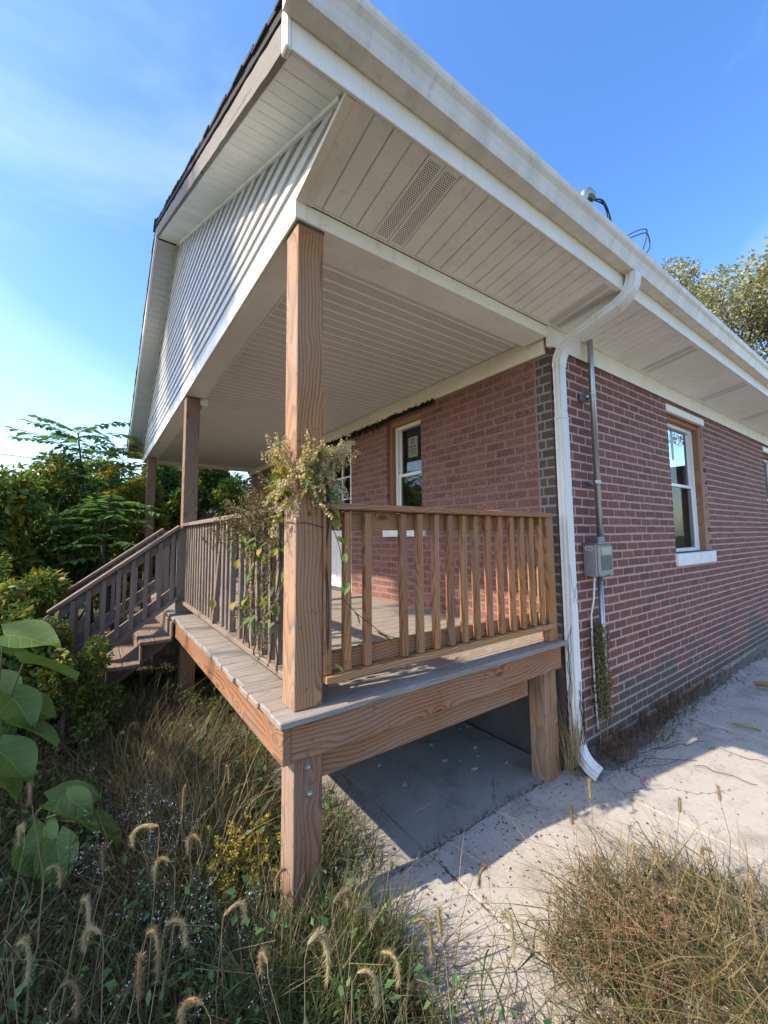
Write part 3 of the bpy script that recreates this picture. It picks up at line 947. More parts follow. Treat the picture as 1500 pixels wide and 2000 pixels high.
bm_ = MB().add([(-D + .006, .05, HT + .05), (-D + .006, W - .05, HT + .05), (-D + .006, PKY, 5.5), (-D + .02, .05, HT + .05), (-D + .02, W - .05, HT + .05), (-D + .02, PKY, 5.5)], [(0, 1, 2), (3, 5, 4), (0, 3, 4, 1), (1, 4, 5, 2), (2, 5, 3, 0)])
obj('sheathing', bm_, 'rake_dark', gs)
# trim where the siding meets the eave soffit and the beam
def strip(name, mat, parent, p0, p1, wv, hv):
    """bar from p0 to p1 with cross-section vectors wv, hv"""
    p0, p1, wv, hv = map(Vector, (p0, p1, wv, hv))
    return obj(name, MB().prism([p0, p0 + wv, p0 + wv + hv, p0 + hv], p0, p1), mat, parent)
strip('corner_trim', 'white_trim', gs, (-D - .026, -.03, HT - .014), (-D - .026, YF + .004, ZF - .014), (.040, 0, 0), (0, .0, .026))
strip('corner_trim', 'white_trim', gs, (-D + .018, -.03, HT - .007), (-D + .018, YF + .004, ZF - .007), (.040, 0, 0), (0, .0, .012))
bx('corner_cap', 'white_trim', gs, (-D - .026, -.028, HB - .004), (-D + .03, -.0225, HT + .012), .002)
for sgn in (0, 1):
    def ym(q): return q if sgn == 0 else 2 * PKY - q
    zz = lambda q: ZF + (q - YF) * SL
    strip('rake_trim', 'white_trim', gs, (-D - .034, ym(YF + .05), zz(YF + .05) - .022), (-D - .034, ym(PKY), zz(PKY) - .022), (.016, 0, 0), (0, 0, .03))

# ---- rake soffit, rake boards, roof
zr = lambda q: ZF + (q - YF) * SL
slen = math.hypot(PKY - YF, 5.575 - ZF)
ang = math.atan(SL)
for sgn in (0, 1):
    rs = bpy.data.objects.new('rake_soffit', None); COL.objects.link(rs)
    reg(rs, Matrix.Translation((RKX, PKY, 5.5)), house)
    nP = int(slen / .1)
    for i in range(nP):
        s_ = (i + .5) * .1 + .015
        yy = YF + s_ * math.cos(ang); zz_ = ZF + s_ * math.sin(ang) + .006
        e = ang if sgn == 0 else -ang
        if sgn: yy = 2 * PKY - yy
        wd = -D - .018 - (RKX + .018)
        board('soffit_panel', 'soffit' if sgn == 0 else 'siding', rs, (RKX + .018 + wd / 2, yy, zz_ + random.uniform(-.001, .001)), (wd, .0975, .011), 'X', .003, extra=(e, 0, 0))
roof = bpy.data.objects.new('roof', None); COL.objects.link(roof); reg(roof, Matrix.Translation((-D, PKY, 5.7)), house)
for sgn in (0, 1):
    ym = (lambda q: q) if sgn == 0 else (lambda q: 2 * PKY - q)
    m = MB()
    y0_ = YF + .03
    m.prism([(RKX + .03, ym(y0_), zr(y0_) + .02), (RKX + .03, ym(PKY), zr(PKY) + .02), (RKX + .03, ym(PKY), zr(PKY) + .17), (RKX + .03, ym(y0_), zr(y0_) + .17)], (0, 0, 0), (XE + .3 - RKX, 0, 0))
    obj('roof_deck', m, 'rake_dark', roof)
    m = MB()
    y0_ = YF - .05
    m.prism([(RKX - .012, ym(y0_), zr(y0_) + .205), (RKX - .012, ym(PKY), zr(PKY) + .205), (RKX - .012, ym(PKY), zr(PKY) + .217), (RKX - .012, ym(y0_), zr(y0_) + .217)], (0, 0, 0), (XE + .33 - RKX, 0, 0))
    obj('roof_sheet', m, 'shingle', roof)
    # weathered rake board in lengths, a torn dark gap above, drip edge
    cuts = [YF + .0, YF + 1.55, YF + 3.05, PKY]
    for a, b in zip(cuts[:-1], cuts[1:]):
        seg = MB()
        nn = 16
        top = []; bot = []
        for i in range(nn + 1):
            q = a + (b - a) * i / nn
            bot.append((q, zr(q) - .004 + random.uniform(-.004, .004)))
            top.append((q, zr(q) + .118 + random.uniform(-.007, .007)))
        pts = bot + top[::-1]
        cy_, cz_ = (a + b) / 2, zr((a + b) / 2) + .06
        # local frame along the slope so that the grain follows it
        ca, sa = math.cos(ang), math.sin(ang)
        loc2 = [((q - cy_) * ca + (z_ - cz_) * sa, -(q - cy_) * sa + (z_ - cz_) * ca) for q, z_ in pts]
        n = len(loc2)
        seg.add([(u_, -.012, v_) for u_, v_ in loc2] + [(u_, .012, v_) for u_, v_ in loc2], [tuple(range(n)), tuple(range(n, 2 * n))[::-1]] + [(i, i + n, (i + 1) % n + n, (i + 1) % n) for i in range(n)])
        me = seg.mesh('rake_board'); me.materials.append(M['rake_wood' if sgn == 0 else 'white_trim'])
        oo = bpy.data.objects.new('rake_board', me); COL.objects.link(oo)
        if sgn == 0: mw = Matrix.Translation((RKX + .005, cy_, cz_)) @ Euler((ang, 0, 0)).to_matrix().to_4x4() @ Euler((0, 0, R(90))).to_matrix().to_4x4()
        else: mw = Matrix.Translation((RKX + .005, 2 * PKY - cy_, cz_)) @ Euler((-ang, 0, 0)).to_matrix().to_4x4() @ Euler((0, 0, R(-90))).to_matrix().to_4x4()
        reg(oo, mw, roof)
    strip('drip_edge', 'shingle', roof, (RKX - .006, ym(YF - .03), zr(YF - .03) + .148), (RKX - .014, ym(PKY), zr(PKY) + .148), (.016, 0, 0), (0, 0, .04))
    # frayed shingle ends along the rake
    q = YF - .06
    while q < PKY - .02:
        ll = random.uniform(.11, .17)
        jut = random.uniform(.0, .014)
        m = MB()
        th = random.uniform(.012, .022)
        sag = random.uniform(-.006, .001)
        qa, qb = q, min(q + ll + .03, PKY)
        lift = .192
        m.add([(RKX - .012 - jut, ym(qa), zr(qa) + lift + sag), (RKX - .012 - jut * .6, ym(qb), zr(qb) + lift + sag + random.uniform(-.004, .004)), (RKX + .1, ym(qb), zr(qb) + lift + .004), (RKX + .1, ym(qa), zr(qa) + lift + .004),
               (RKX - .012 - jut, ym(qa), zr(qa) + lift + th + sag), (RKX - .012 - jut * .6, ym(qb), zr(qb) + lift + th + sag), (RKX + .1, ym(qb), zr(qb) + lift + th), (RKX + .1, ym(qa), zr(qa) + lift + th)],
              [(0, 1, 2, 3), (4, 7, 6, 5), (0, 4, 5, 1), (1, 5, 6, 2), (2, 6, 7, 3), (3, 7, 4, 0)])
        obj('shingle', m, 'shingle', roof)
        q += ll
obj('ridge_cap', MB().prism([(RKX - .03, PKY - .14, zr(PKY) + .15), (RKX - .03, PKY, zr(PKY) + .222), (RKX - .03, PKY + .14, zr(PKY) + .15), (RKX - .03, PKY, zr(PKY) + .24)], (0, 0, 0), (XE + .3 - RKX, 0, 0)), 'shingle', roof)
# fascia along both eaves, corner cover
bx('fascia', 'white_trim', house, (RKX + .012, YF - .016, ZF - .012), (XE, YF + .0, ZF + .19), .003)
bx('fascia', 'white_trim', house, (RKX + .012, 2 * PKY - YF, ZF - .012), (XE, 2 * PKY - YF + .016, ZF + .19), .003)
bx('fascia_return', 'white_trim', house, (RKX - .012, YF - .019, ZF - .016), (RKX + .011, YF + .028, ZF + .155), .006)

# ---- gutter: K profile
gt = thing('gutter', 'long beige K style gutter along the near eave', 'gutter', (RKX, YF - .06, ZF + .1))
yw = YF - .018
prof = [(yw, 3.70), (yw, 3.556), (yw - .075, 3.556), (yw - .082, 3.575), (yw - .088, 3.600), (yw - .100, 3.628), (yw - .117, 3.652), (yw - .122, 3.666), (yw - .122, 3.690), (yw - .114, 3.692)]
th = .0025
g0, g1 = RKX - .022, XE
pi = [(RKX, q[0], q[1]) for q in prof]
inn = [(RKX, q[0] + (yw - .055 - q[0]) * .045, q[1] + (3.66 - q[1]) * .03) for i_, q in enumerate(prof)]
m = MB()
m.prism([(g0, q[1], q[2]) for q in pi] + [(g0, q[1], q[2]) for q in inn[::-1]], (0, 0, 0), (g1 - g0, 0, 0))
obj('trough', m, 'gutter', gt)
for sx_ in (.9, 3.9, 6.9):
    ms_ = MB(); ms_.prism([(sx_, q[1] - .0015, q[2] - .0015) for q in pi] + [(sx_, q[1], q[2]) for q in pi[::-1]], (0, 0, 0), (.035, 0, 0), False); obj('seam', ms_, 'gutter', gt)
m = MB(); m.prism([(g0 - .003, q[1], q[2]) for q in pi], (0, 0, 0), (.003, 0, 0)); obj('end_cap', m, 'gutter', gt)

# ---- downspout with elbows
ds = thing('downspout', 'white ribbed downspout with elbows at the house corner', 'downspout', (.12, -.065, 0))
def spout(path, wx, wy, name, rib=True):
    """rectangular ribbed pipe; path of (centre, normal-to-flow angle handled by frames in the y-z plane)"""
    m = MB()
    rings = []
    for i, p in enumerate(path):
        p = Vector(p)
        t = (Vector(path[min(i + 1, len(path) - 1)]) - Vector(path[max(i - 1, 0)])).normalized()
        s1 = Vector((1, 0, 0)); s1 = (s1 - t * s1.dot(t)).normalized(); s2 = t.cross(s1)
        ring = []
        nn = 4
        def side(c0, c1, outn):
            for k in range(nn):
                f = k / nn
                q = c0.lerp(c1, f)
                off = .004 * (1 if k % 2 else 0) if rib else 0
                ring.append(p + q - outn * off)
        hx, hy = wx / 2, wy / 2
        A, B, C_, D_ = s1 * -hx + s2 * -hy, s1 * hx + s2 * -hy, s1 * hx + s2 * hy, s1 * -hx + s2 * hy
        side(A, B, -s2); side(B, C_, s1); side(C_, D_, s2); side(D_, A, -s1)
        rings.append(ring)
    n = len(rings[0])
    vs_ = [tuple(q) for r_ in rings for q in r_]
    fs_ = [(i * n + k, i * n + (k + 1) % n, (i + 1) * n + (k + 1) % n, (i + 1) * n + k) for i in range(len(rings) - 1) for k in range(n)]
    m.add(vs_, fs_)
    return obj(name, m, 'downspout', ds)
def arc(p0, p1, p2, n=7):
    p0, p1, p2 = map(Vector, (p0, p1, p2))
    return [tuple(((1 - t) ** 2) * p0 + 2 * t * (1 - t) * p1 + t * t * p2) for t in [i / n for i in range(n + 1)]]
DX = .105
OX = .21
top = arc((OX, -.595, 3.555), (OX, -.595, 3.415), (OX - .02, -.48, 3.36))
spout(top, .088, .068, 'elbow')
spout([(OX - .018, -.492, 3.366), (DX + .02, -.2, 3.235)], .080, .060, 'offset_pipe')
spout(arc((DX + .022, -.212, 3.240), (DX, -.062, 3.175), (DX, -.062, 3.03)), .088, .068, 'elbow')
spout([(DX, -.062, 3.05), (DX, -.062, 2.62)], .080, .060, 'pipe')
spout([(DX, -.062, 2.63), (DX, -.062, .58)], .086, .066, 'pipe')
spout([(DX, -.062, .60), (DX, -.062, .24)], .080, .060, 'pipe')
spout(arc((DX, -.062, .27), (DX, -.07, .10), (DX + .03, -.20, .045)), .088, .066, 'elbow')
bx('strap', 'downspout', ds, (DX - .05, -.098, 2.615), (DX + .05, -.028, 2.63), .002)
obj('screw', MB().tube([(0, 0, 0), (0, -.006, 0)], .004, 6), 'galv_box', ds, (DX + .02, -.096, 2.68))

# ---- electrical: mast and conduit, disconnect box, cable
MX, MY = .58, -.075
mast = thing('service_mast', 'galvanised conduit mast rising from the grey box through the eave', 'conduit', (MX, MY, 1.65))
obj('pipe', MB().tube([(MX - .01, MY, 1.652), (MX, MY, 4.66)], .024, 14), 'galv', mast, smooth=True)
obj('hub', MB().tube([(MX - .01, MY, 1.652), (MX - .01, MY, 1.70), (MX - .01, MY, 1.702)], [.032, .032, .026], 12), 'galv_box', mast)
wh = MB().tube([(MX, MY, 4.63), (MX, MY, 4.67), (MX + .01, MY - .01, 4.71), (MX + .045, MY - .03, 4.735), (MX + .085, MY - .05, 4.715), (MX + .095, MY - .055, 4.68)], [.034, .04, .05, .052, .04, .024], 10)
obj('weatherhead', wh, 'galv', mast, smooth=True)
for zz_ in (2.90, 2.155):
    m = MB().tube([(MX - .006, MY, zz_ - .013), (MX - .006, MY, zz_ + .013)], .029, 12)
    m.box((MX - .06, MY + .045, zz_ - .012), (MX + .06, MY + .06, zz_ + .012))
    m.tube([(MX - .05, MY + .05, zz_), (MX - .05, MY - .005, zz_)], .006, 6).tube([(MX + .045, MY + .05, zz_), (MX + .045, MY - .005, zz_)], .006, 6)
    obj('clamp', m, 'galv', mast)
bx('coupling_strap', 'dark_metal', mast, (MX - .12, -.03, 2.84), (MX - .035, -.012, 2.9), .004)

box_ = thing('disconnect_box', 'grey electrical disconnect box on the brick wall', 'electrical box', (.5, -.06, 1.4))
bxx0, bxx1, bz0, bz1 = .415, .665, 1.385, 1.645
bx('case', 'galv_box', box_, (bxx0, -.115, bz0), (bxx1, -.006, bz1), .006)
bx('cover', 'galv_box', box_, (bxx0 + .012, -.126, bz0 + .012), (bxx1 - .008, -.1155, bz1 - .016), .004)
bx('drip_lip', 'galv', box_, (bxx0 - .012, -.145, bz1 + .001), (bxx1 + .012, -.006, bz1 + .01), .002)
bx('recess_plate', 'dark_metal', box_, (bxx0 + .055, -.1295, bz0 + .05), (bxx1 - .03, -.1265, bz0 + .165), .001)
bx('upper_plate', 'galv', box_, (bxx0 + .06, -.1295, bz0 + .17), (bxx1 - .03, -.1265, bz1 - .03), .001)
bx('hinge_lip', 'galv', box_, (bxx0 + .02, -.130, bz0 + .004), (bxx0 + .09, -.1265, bz0 + .016), .001)
bx('hinge_lip', 'galv', box_, (bxx1 - .08, -.130, bz0 + .004), (bxx1 - .01, -.1265, bz0 + .016), .001)
bx('rating_label', 'paper', box_, (bxx0 - .0035, -.088, bz1 - .052), (bxx0 - .0005, -.03, bz1 - .02), 0)
m = MB()
for a in (-.082, -.066, -.05): m.box((bxx0 - .0048, a, bz1 - .045), (bxx0 - .0038, a + .010, bz1 - .027))
obj('rating_print', m, 'ink', box_)
lowc = thing('lower_conduit', 'thin galvanised pipe running down from the grey box', 'conduit', (.56, -.06, .5))
obj('pipe', MB().tube([(.565, -.06, .35), (.562, -.06, 1.384)], .0215, 12), 'galv', lowc, smooth=True)
m = MB().tube([(.564, -.06, .93), (.564, -.06, .955)], .027, 12).box((.50, -.025, .93), (.63, -.012, .955))
obj('clamp', m, 'galv', lowc)
cab = MB().tube([(.475, -.06, 1.386), (.474, -.06, 1.36), (.466, -.05, 1.2), (.452, -.03, 1.08), (.455, -.025, .85), (.46, -.025, .5), (.468, -.03, .2)], .0075, 8)
tag(obj('ground_cable', cab, 'white_paint', smooth=True), 'thin white cable hanging below the grey electrical box', 'cable')
# service wires looping from the weatherhead
for i, (dx, dz) in enumerate(((0, 0), (.035, .02), (.06, -.02))):
    p = [(MX + .09, MY - .05, 4.69), (MX + .16 + dx, MY - .09, 4.70 + dz), (MX + .25 + dx, MY - .10, 4.60 + dz), (MX + .27 + dx, MY - .08, 4.42), (MX + .2 + dx, MY - .02, 4.2 - .05 * i), (MX + .2 + dx, MY + .1, 4.05), (MX + .2 + dx, MY + .12, 3.93)]
    pts = []
    for a, b in zip(p[:-1], p[1:]):
        for t in range(4): pts.append(tuple(Vector(a).lerp(Vector(b), t / 4)))
    pts.append(p[-1])
    for _ in range(2): pts = [pts[0]] + [tuple((Vector(pts[k - 1]) + Vector(pts[k]) * 2 + Vector(pts[k + 1])) / 4) for k in range(1, len(pts) - 1)] + [pts[-1]]
    tag(obj('service_wire', MB().tube(pts, .006, 6), 'black_wire', smooth=True), ['innermost', 'middle', 'outermost'][i] + ' black service wire curling down from the weatherhead of the mast', 'wire', 'wires at the service mast')
for i, (s_, rr_, mt) in enumerate(((0, .006, 'black_wire'), (.05, .0055, 'black_wire'), (-.12, .005, 'galv_box'))):
    p = [(1.0 + .04 * i, -.06, 3.885), (1.02, -.08, 4.25), (1.15, -.1, 4.50 + s_ * .3), (1.5, -.12, 4.72 + s_), (1.84, -.12, 4.93 + s_ * .8), (1.94 - .1 * i, -.1, 4.80 + s_), (1.75 - .06 * i, -.1, 4.62), (1.56, -.1, 4.48), (1.50, -.05, 4.3), (1.50 + .03 * i, -.04, 3.89)]
    if i == 2: p = [(1.1, -.06, 3.885), (1.12, -.08, 4.3), (1.2, -.1, 4.46), (1.42, -.1, 4.58), (1.62, -.1, 4.60), (1.63, -.1, 4.5), (1.55, -.08, 4.3), (1.56, -.05, 3.89)]
    pts = []
    for a, b in zip(p[:-1], p[1:]):
        for t in range(5): pts.append(tuple(Vector(a).lerp(Vector(b), t / 5)))
    pts.append(p[-1])
    for _ in range(4): pts = [pts[0]] + [tuple((Vector(pts[k - 1]) + Vector(pts[k]) * 2 + Vector(pts[k + 1])) / 4) for k in range(1, len(pts) - 1)] + [pts[-1]]
    tag(obj('service_wire', MB().tube(pts, rr_, 6), mt, smooth=True), ['upper black wire loop above the gutter beyond the mast', 'inner black wire loop above the gutter beyond the mast', 'short grey wire loop low above the gutter'][i], 'wire', 'wires above the gutter')

# ================================================================== THE PORCH
deck = thing('porch_deck', 'raised wooden porch deck with grey boards and knotty rim', 'deck', (-1.05, 1.5, 0))
y = -.0675
first = True
while y < W - .1:
    fx = -D - .0873 + random.uniform(-.012, .010)
    if y < 0: fx = -D - .0875
    ln = FWX - .004 - fx if y > .0 else (.035 - fx)
    board('deck_board', 'wood_deck', deck, (fx + ln / 2, y + .0685, ZD - .016 + random.uniform(-.002, .001)), (round(ln, 3), .137, .031), 'X', .005)
    y += .141
RX = -D - .066
board('rim_joist', 'wood_rim', deck, (RX + .0385 + (-.01 - RX - .0385) / 2, -.020, .838), (-.01 - RX - .039, .038, .160), 'X', .003)
board('rim_joist', 'wood_rim', deck, (RX + .019, -.040 + 3.75, .838), (7.5, .038, .162), 'Y', .003)
board('lower_beam', 'wood_rim', deck, (-1.89 + .79, .055, .685), (1.575, .04, .145), 'X', .003)
board('lower_beam', 'wood_rim', deck, (-1.97, .16 + 1.85, .685), (3.7, .04, .145), 'Y', .003)
for i in range(5):
    board('joist', 'wood_grey', deck, (-1.6 + i * .38, .1 + 3.7, .85), (7.2, .038, .12), 'Y', .003)
def support(x0, y0, h=.755):
    o = board('support_post', 'wood_post', deck, (x0 + .07, y0 + .07, h / 2 - .03), (h + .06, .14, .14), 'Z', .004)
    return o
sp = support(-D, .0)
for (bx_, bz_) in ((-1.975, .700), (-1.965, .585)):
    m = MB().tube([(0, 0, 0), (0, -.004, 0), (0, -.0045, 0), (0, -.012, 0), (0, -.015, 0)], [.016, .016, .011, .010, .005], 10)
    obj('bolt', m, 'galv', sp, (bx_, -.0005, bz_), smooth=False)
support(-.165, .0, .757); support(-D, 2.9); support(-D, 5.2); support(-D, 7.3)

posts = [(0., 'near corner porch post, tall square timber wrapped in dried vine', -0.), (3.02, 'middle porch post beside the top of the stairs', 0.), (7.05, 'far porch post seen beyond the stairs against foliage', 0.)]
for i, (py, lab, _) in enumerate(posts):
    t = thing('porch_post', lab, 'post', (-D + .07, py + .07, ZD), 'timber posts holding the porch roof')
    board('shaft', 'wood_post' if i == 0 else 'wood_mid', t, (-D + .07, py + .07, (ZD + HB) / 2 + .001), (HB - ZD - .002, .14, .14), 'Z', .004)
    if i == 1:
        bx('bracket', 'galv', t, (-D + .141, py + .02, HB - .10), (-D + .165, py + .12, HB - .03), .002)
        bx('block', 'white_trim', t, (-D + .141, py - .005, HB - .075), (-D + .22, py + .10, HB - .002), .004)
    if i == 0:
        bx('cap_flashing', 'dark_metal', t, (-D - .003, py - .003, HB - .010), (-D + .143, py + .143, HB + .003), 0)

# side railing: flat cap, sub rail, balusters outside, bottom rail and shoe
sr = thing('porch_railing', 'honey coloured railing on the side of the porch with one baluster missing', 'railing', (-1.0, -.01, ZD))
cap0, cap1 = -D + .142, -.05
board('top_rail', 'wood_new', sr, ((cap0 + cap1) / 2, .012, 1.870), (cap1 - cap0, .115, .034), 'X', .005, extra=(0, .004, 0))
board('sub_rail', 'wood_new', sr, ((cap0 + cap1) / 2, .040, 1.804), (cap1 - cap0, .036, .092), 'X', .003)
board('bottom_rail', 'wood_new', sr, ((cap0 + cap1) / 2, .040, 1.128), (cap1 - cap0, .036, .088), 'X', .003)
board('shoe_rail', 'wood_new', sr, ((cap0 + cap1) / 2, .010, 1.064), (cap1 - cap0, .092, .034), 'X', .004)
board('end_post', 'wood_new', sr, (-.055, .02, ZD + .46), (.915, .085, .085), 'Z', .004)
for k, bxp in enumerate([-1.880, -1.771, -1.652, -1.419, -1.304, -1.182, -1.068, -.953, -.845, -.727, -.612, -.492, -.38, -.27, -.162]):
    b_ = board('baluster', 'wood_new', sr, (bxp, .0015, 1.467), (.765, .038, .038), 'Z', .003, extra=(random.uniform(-.004, .004), random.uniform(-.006, .006), 0))
    for zz_ in (1.80, 1.125):
        obj('nail', MB().tube([(0, 0, 0), (0, -.0015, 0)], .0035, 6), 'dark_metal', b_, (bxp, -.0175, zz_))

fr = thing('porch_railing', 'grey weathered railing along the front of the porch', 'railing', (-D, 1.5, ZD))
f0, f1 = .142, 3.018
board('top_rail', 'wood_grey', fr, (-D + .05, (f0 + f1) / 2, 1.868), (f1 - f0, .115, .034), 'Y', .005)
board('sub_rail', 'wood_grey', fr, (-D + .085, (f0 + f1) / 2, 1.802), (f1 - f0, .036, .092), 'Y', .003)
board('bottom_rail', 'wood_grey', fr, (-D + .085, (f0 + f1) / 2, 1.125), (f1 - f0, .036, .088), 'Y', .003)
board('shoe_rail', 'wood_grey', fr, (-D + .055, (f0 + f1) / 2, 1.062), (f1 - f0, .092, .034), 'Y', .004)
yb = f0 + .05
k = 0
while yb < f1 - .04:
    ex = (0, 0, 0)
    if k == 12: ex = (.10, .05, 0)
    elif k in (4, 5): ex = (.03 * (k - 4.5), -.02, 0)
    else: ex = (random.uniform(-.008, .008), random.uniform(-.008, .008), 0)
    if k not in (8,):
        board('baluster', 'wood_grey', fr, (-D + .047 - (.012 if k == 12 else 0), yb, 1.465), (.77, .038, .038), 'Z', .003, extra=ex)
    yb += .1135
    k += 1

# stairs down the front
st = thing('porch_stairs', 'grey wooden stairs leading down from the porch front', 'stairs', (-2.5, 3.6, 0))
TY0, TY1 = 2.78, 4.55
for k in range(4):
    tz = ZD - .19 * (k + 1)
    tx = -D - .095 - .255 * k
    for j in range(2):
        board('tread', 'wood_grey', st, (tx - .07 - j * .138, (TY0 + TY1) / 2, tz - .018), (TY1 - TY0, .134, .036), 'Y', .005)
    if k < 4: board('riser', 'wood_grey', st, (tx + .0, (TY0 + TY1) / 2, tz + .075), (TY1 - TY0 - .05, .02, .14), 'Y', .003)
sa = math.atan2(.19, .255)
for yy in (3.0, 3.7, 4.4):
    board('stringer', 'wood_grey', st, (-D - .60, yy, .40), (1.22, .04, .17), 'X', .003, extra=(0, -sa, 0))
def stair_rail(y0_, label):
    t = thing('stair_railing', label, 'railing', (-2.5, y0_, .5), 'railings of the porch stairs')
    x0_, x1_ = -D - .02, -3.10
    slp = (1.846 - 1.155) / (-2.091 + 3.014)
    A = math.atan(slp)
    ln = (x0_ - x1_) / math.cos(A)
    cx_ = (x0_ + x1_) / 2
    zt = lambda x_: 1.83 + (x_ + 2.091) * slp
    e = (0, -A, 0)
    board('hand_rail', 'wood_grey', t, (cx_, y0_ + .02, zt(cx_)), (ln, .12, .036), 'X', .005, extra=e)
    board('sub_rail', 'wood_grey', t, (cx_, y0_ + .045, zt(cx_) - .075), (ln, .036, .085), 'X', .003, extra=e)
    board('bottom_rail', 'wood_grey', t, (cx_, y0_ + .045, zt(cx_) - .66), (ln, .036, .10), 'X', .003, extra=e)
    board('shoe_rail', 'wood_grey', t, (cx_, y0_ + .01, zt(cx_) - .735), (ln, .09, .034), 'X', .003, extra=e)
    x_ = x0_ - .06
    while x_ > x1_ + .03:
        board('baluster', 'wood_grey', t, (x_, y0_ + .006, zt(x_) - .375), (.68, .038, .038), 'Z', .003)
        x_ -= .115
    board('newel', 'wood_grey', t, (x0_ + .03, y0_ + .04, ZD + .42), (.92, .09, .09), 'Z', .004)
    board('newel', 'wood_grey', t, (x1_ - .03, y0_ + .04, .50), (1.05, .09, .09), 'Z', .004)
stair_rail(3.03, 'near stair railing descending from the middle porch post')
stair_rail(4.3, 'far stair railing on the other side of the steps')
# ================================================================== VEGETATION
def rv(a, b): return random.uniform(a, b)
def onb(d):
    d = Vector(d).normalized()
    a = d.cross(Vector((0, 0, 1)) if abs(d.z) < .9 else Vector((1, 0, 0))).normalized()
    return d, a, d.cross(a)
def rdir(zmin=-1., zmax=1.):
    z = rv(zmin, zmax); a = rv(0, 2 * math.pi); r_ = math.sqrt(max(0, 1 - z * z))
    return Vector((r_ * math.cos(a), r_ * math.sin(a), z))
def np_leaves(centres, dirs, norms, L_, Wd):
    """many folded leaves at once -> (verts, faces)"""
    c = np.asarray(centres, float); d_ = np.asarray(dirs, float); n_ = np.asarray(norms, float)
    d_ /= np.linalg.norm(d_, axis=1, keepdims=True) + 1e-9
    s_ = np.cross(d_, n_); s_ /= np.linalg.norm(s_, axis=1, keepdims=True) + 1e-9
    n2 = np.cross(s_, d_)
    L_ = np.asarray(L_)[:, None]; Wd = np.asarray(Wd)[:, None]
    m_ = c + d_ * L_ * .42
    v = np.stack([c, m_ + s_ * Wd / 2 + n2 * Wd * .16, c + d_ * L_ - n2 * L_ * .08, m_ - s_ * Wd / 2 + n2 * Wd * .16], 1).reshape(-1, 3)
    b = np.arange(len(c)) * 4
    f = np.stack([np.stack([b, b + 1, b + 2], 1), np.stack([b, b + 2, b + 3], 1)], 1).reshape(-1, 3)
    return v, f
def np_mesh(name, v, f):
    me = bpy.data.meshes.new(name)
    nv, nf = len(v), len(f)
    me.vertices.add(nv); me.vertices.foreach_set('co', np.asarray(v, np.float32).ravel())
    k_ = f.shape[1]
    me.loops.add(nf * k_); me.loops.foreach_set('vertex_index', np.asarray(f, np.int32).ravel())
    me.polygons.add(nf); me.polygons.foreach_set('loop_start', np.arange(nf, dtype=np.int32) * k_)
    me.update(calc_edges=True)
    return me
def crown_pts(clumps, n):
    """leaf positions through the volume of several clumps: (centre, radii, weight)"""
    ws = np.array([c_[2] for c_ in clumps]); ws = ws / ws.sum()
    idx = RNG.choice(len(clumps), n, p=ws)
    cc = np.array([c_[0] for c_ in clumps])[idx]; rr_ = np.array([c_[1] for c_ in clumps])[idx]
    d_ = RNG.normal(size=(n, 3)); d_ /= np.linalg.norm(d_, axis=1, keepdims=True)
    rad = RNG.uniform(.25, 1, (n, 1)) ** .5
    return cc + d_ * rad * rr_, d_
def leafy(n, pts, out, L0, L1, ratio=.5, droop=.2, flat=.6):
    d_ = out * .6 + RNG.normal(size=(n, 3)) * .7; d_[:, 2] -= droop
    nn = RNG.normal(size=(n, 3)) * (1 - flat); nn[:, 2] += flat
    L_ = RNG.uniform(L0, L1, n)
    return np_leaves(pts, d_, nn, L_, L_ * ratio * RNG.uniform(.8, 1.2, n))
def branchy(m, p, d_, ln, r_, depth, tips, spread=.6, kids=3):
    p = Vector(p); d_ = Vector(d_).normalized()
    pts = [tuple(p)]; rad = [r_]
    q = p.copy()
    seg = 4
    for i in range(seg):
        d_ = (d_ + Vector((rv(-1, 1), rv(-1, 1), rv(-.4, .8))) * .14).normalized()
        q = q + d_ * ln / seg
        pts.append(tuple(q)); rad.append(r_ * (1 - .45 * (i + 1) / seg))
        if depth > 0 and i >= 1:
            for _ in range(kids if i == seg - 1 else 1):
                e = (d_ + rdir(-.3, .8) * spread * 1.3).normalized()
                branchy(m, q, e, ln * rv(.55, .8), rad[-1] * .65, depth - 1, tips, spread, kids)
    m.tube(pts, rad, 6 if r_ > .03 else 4, False)
    tips.append(q.copy())
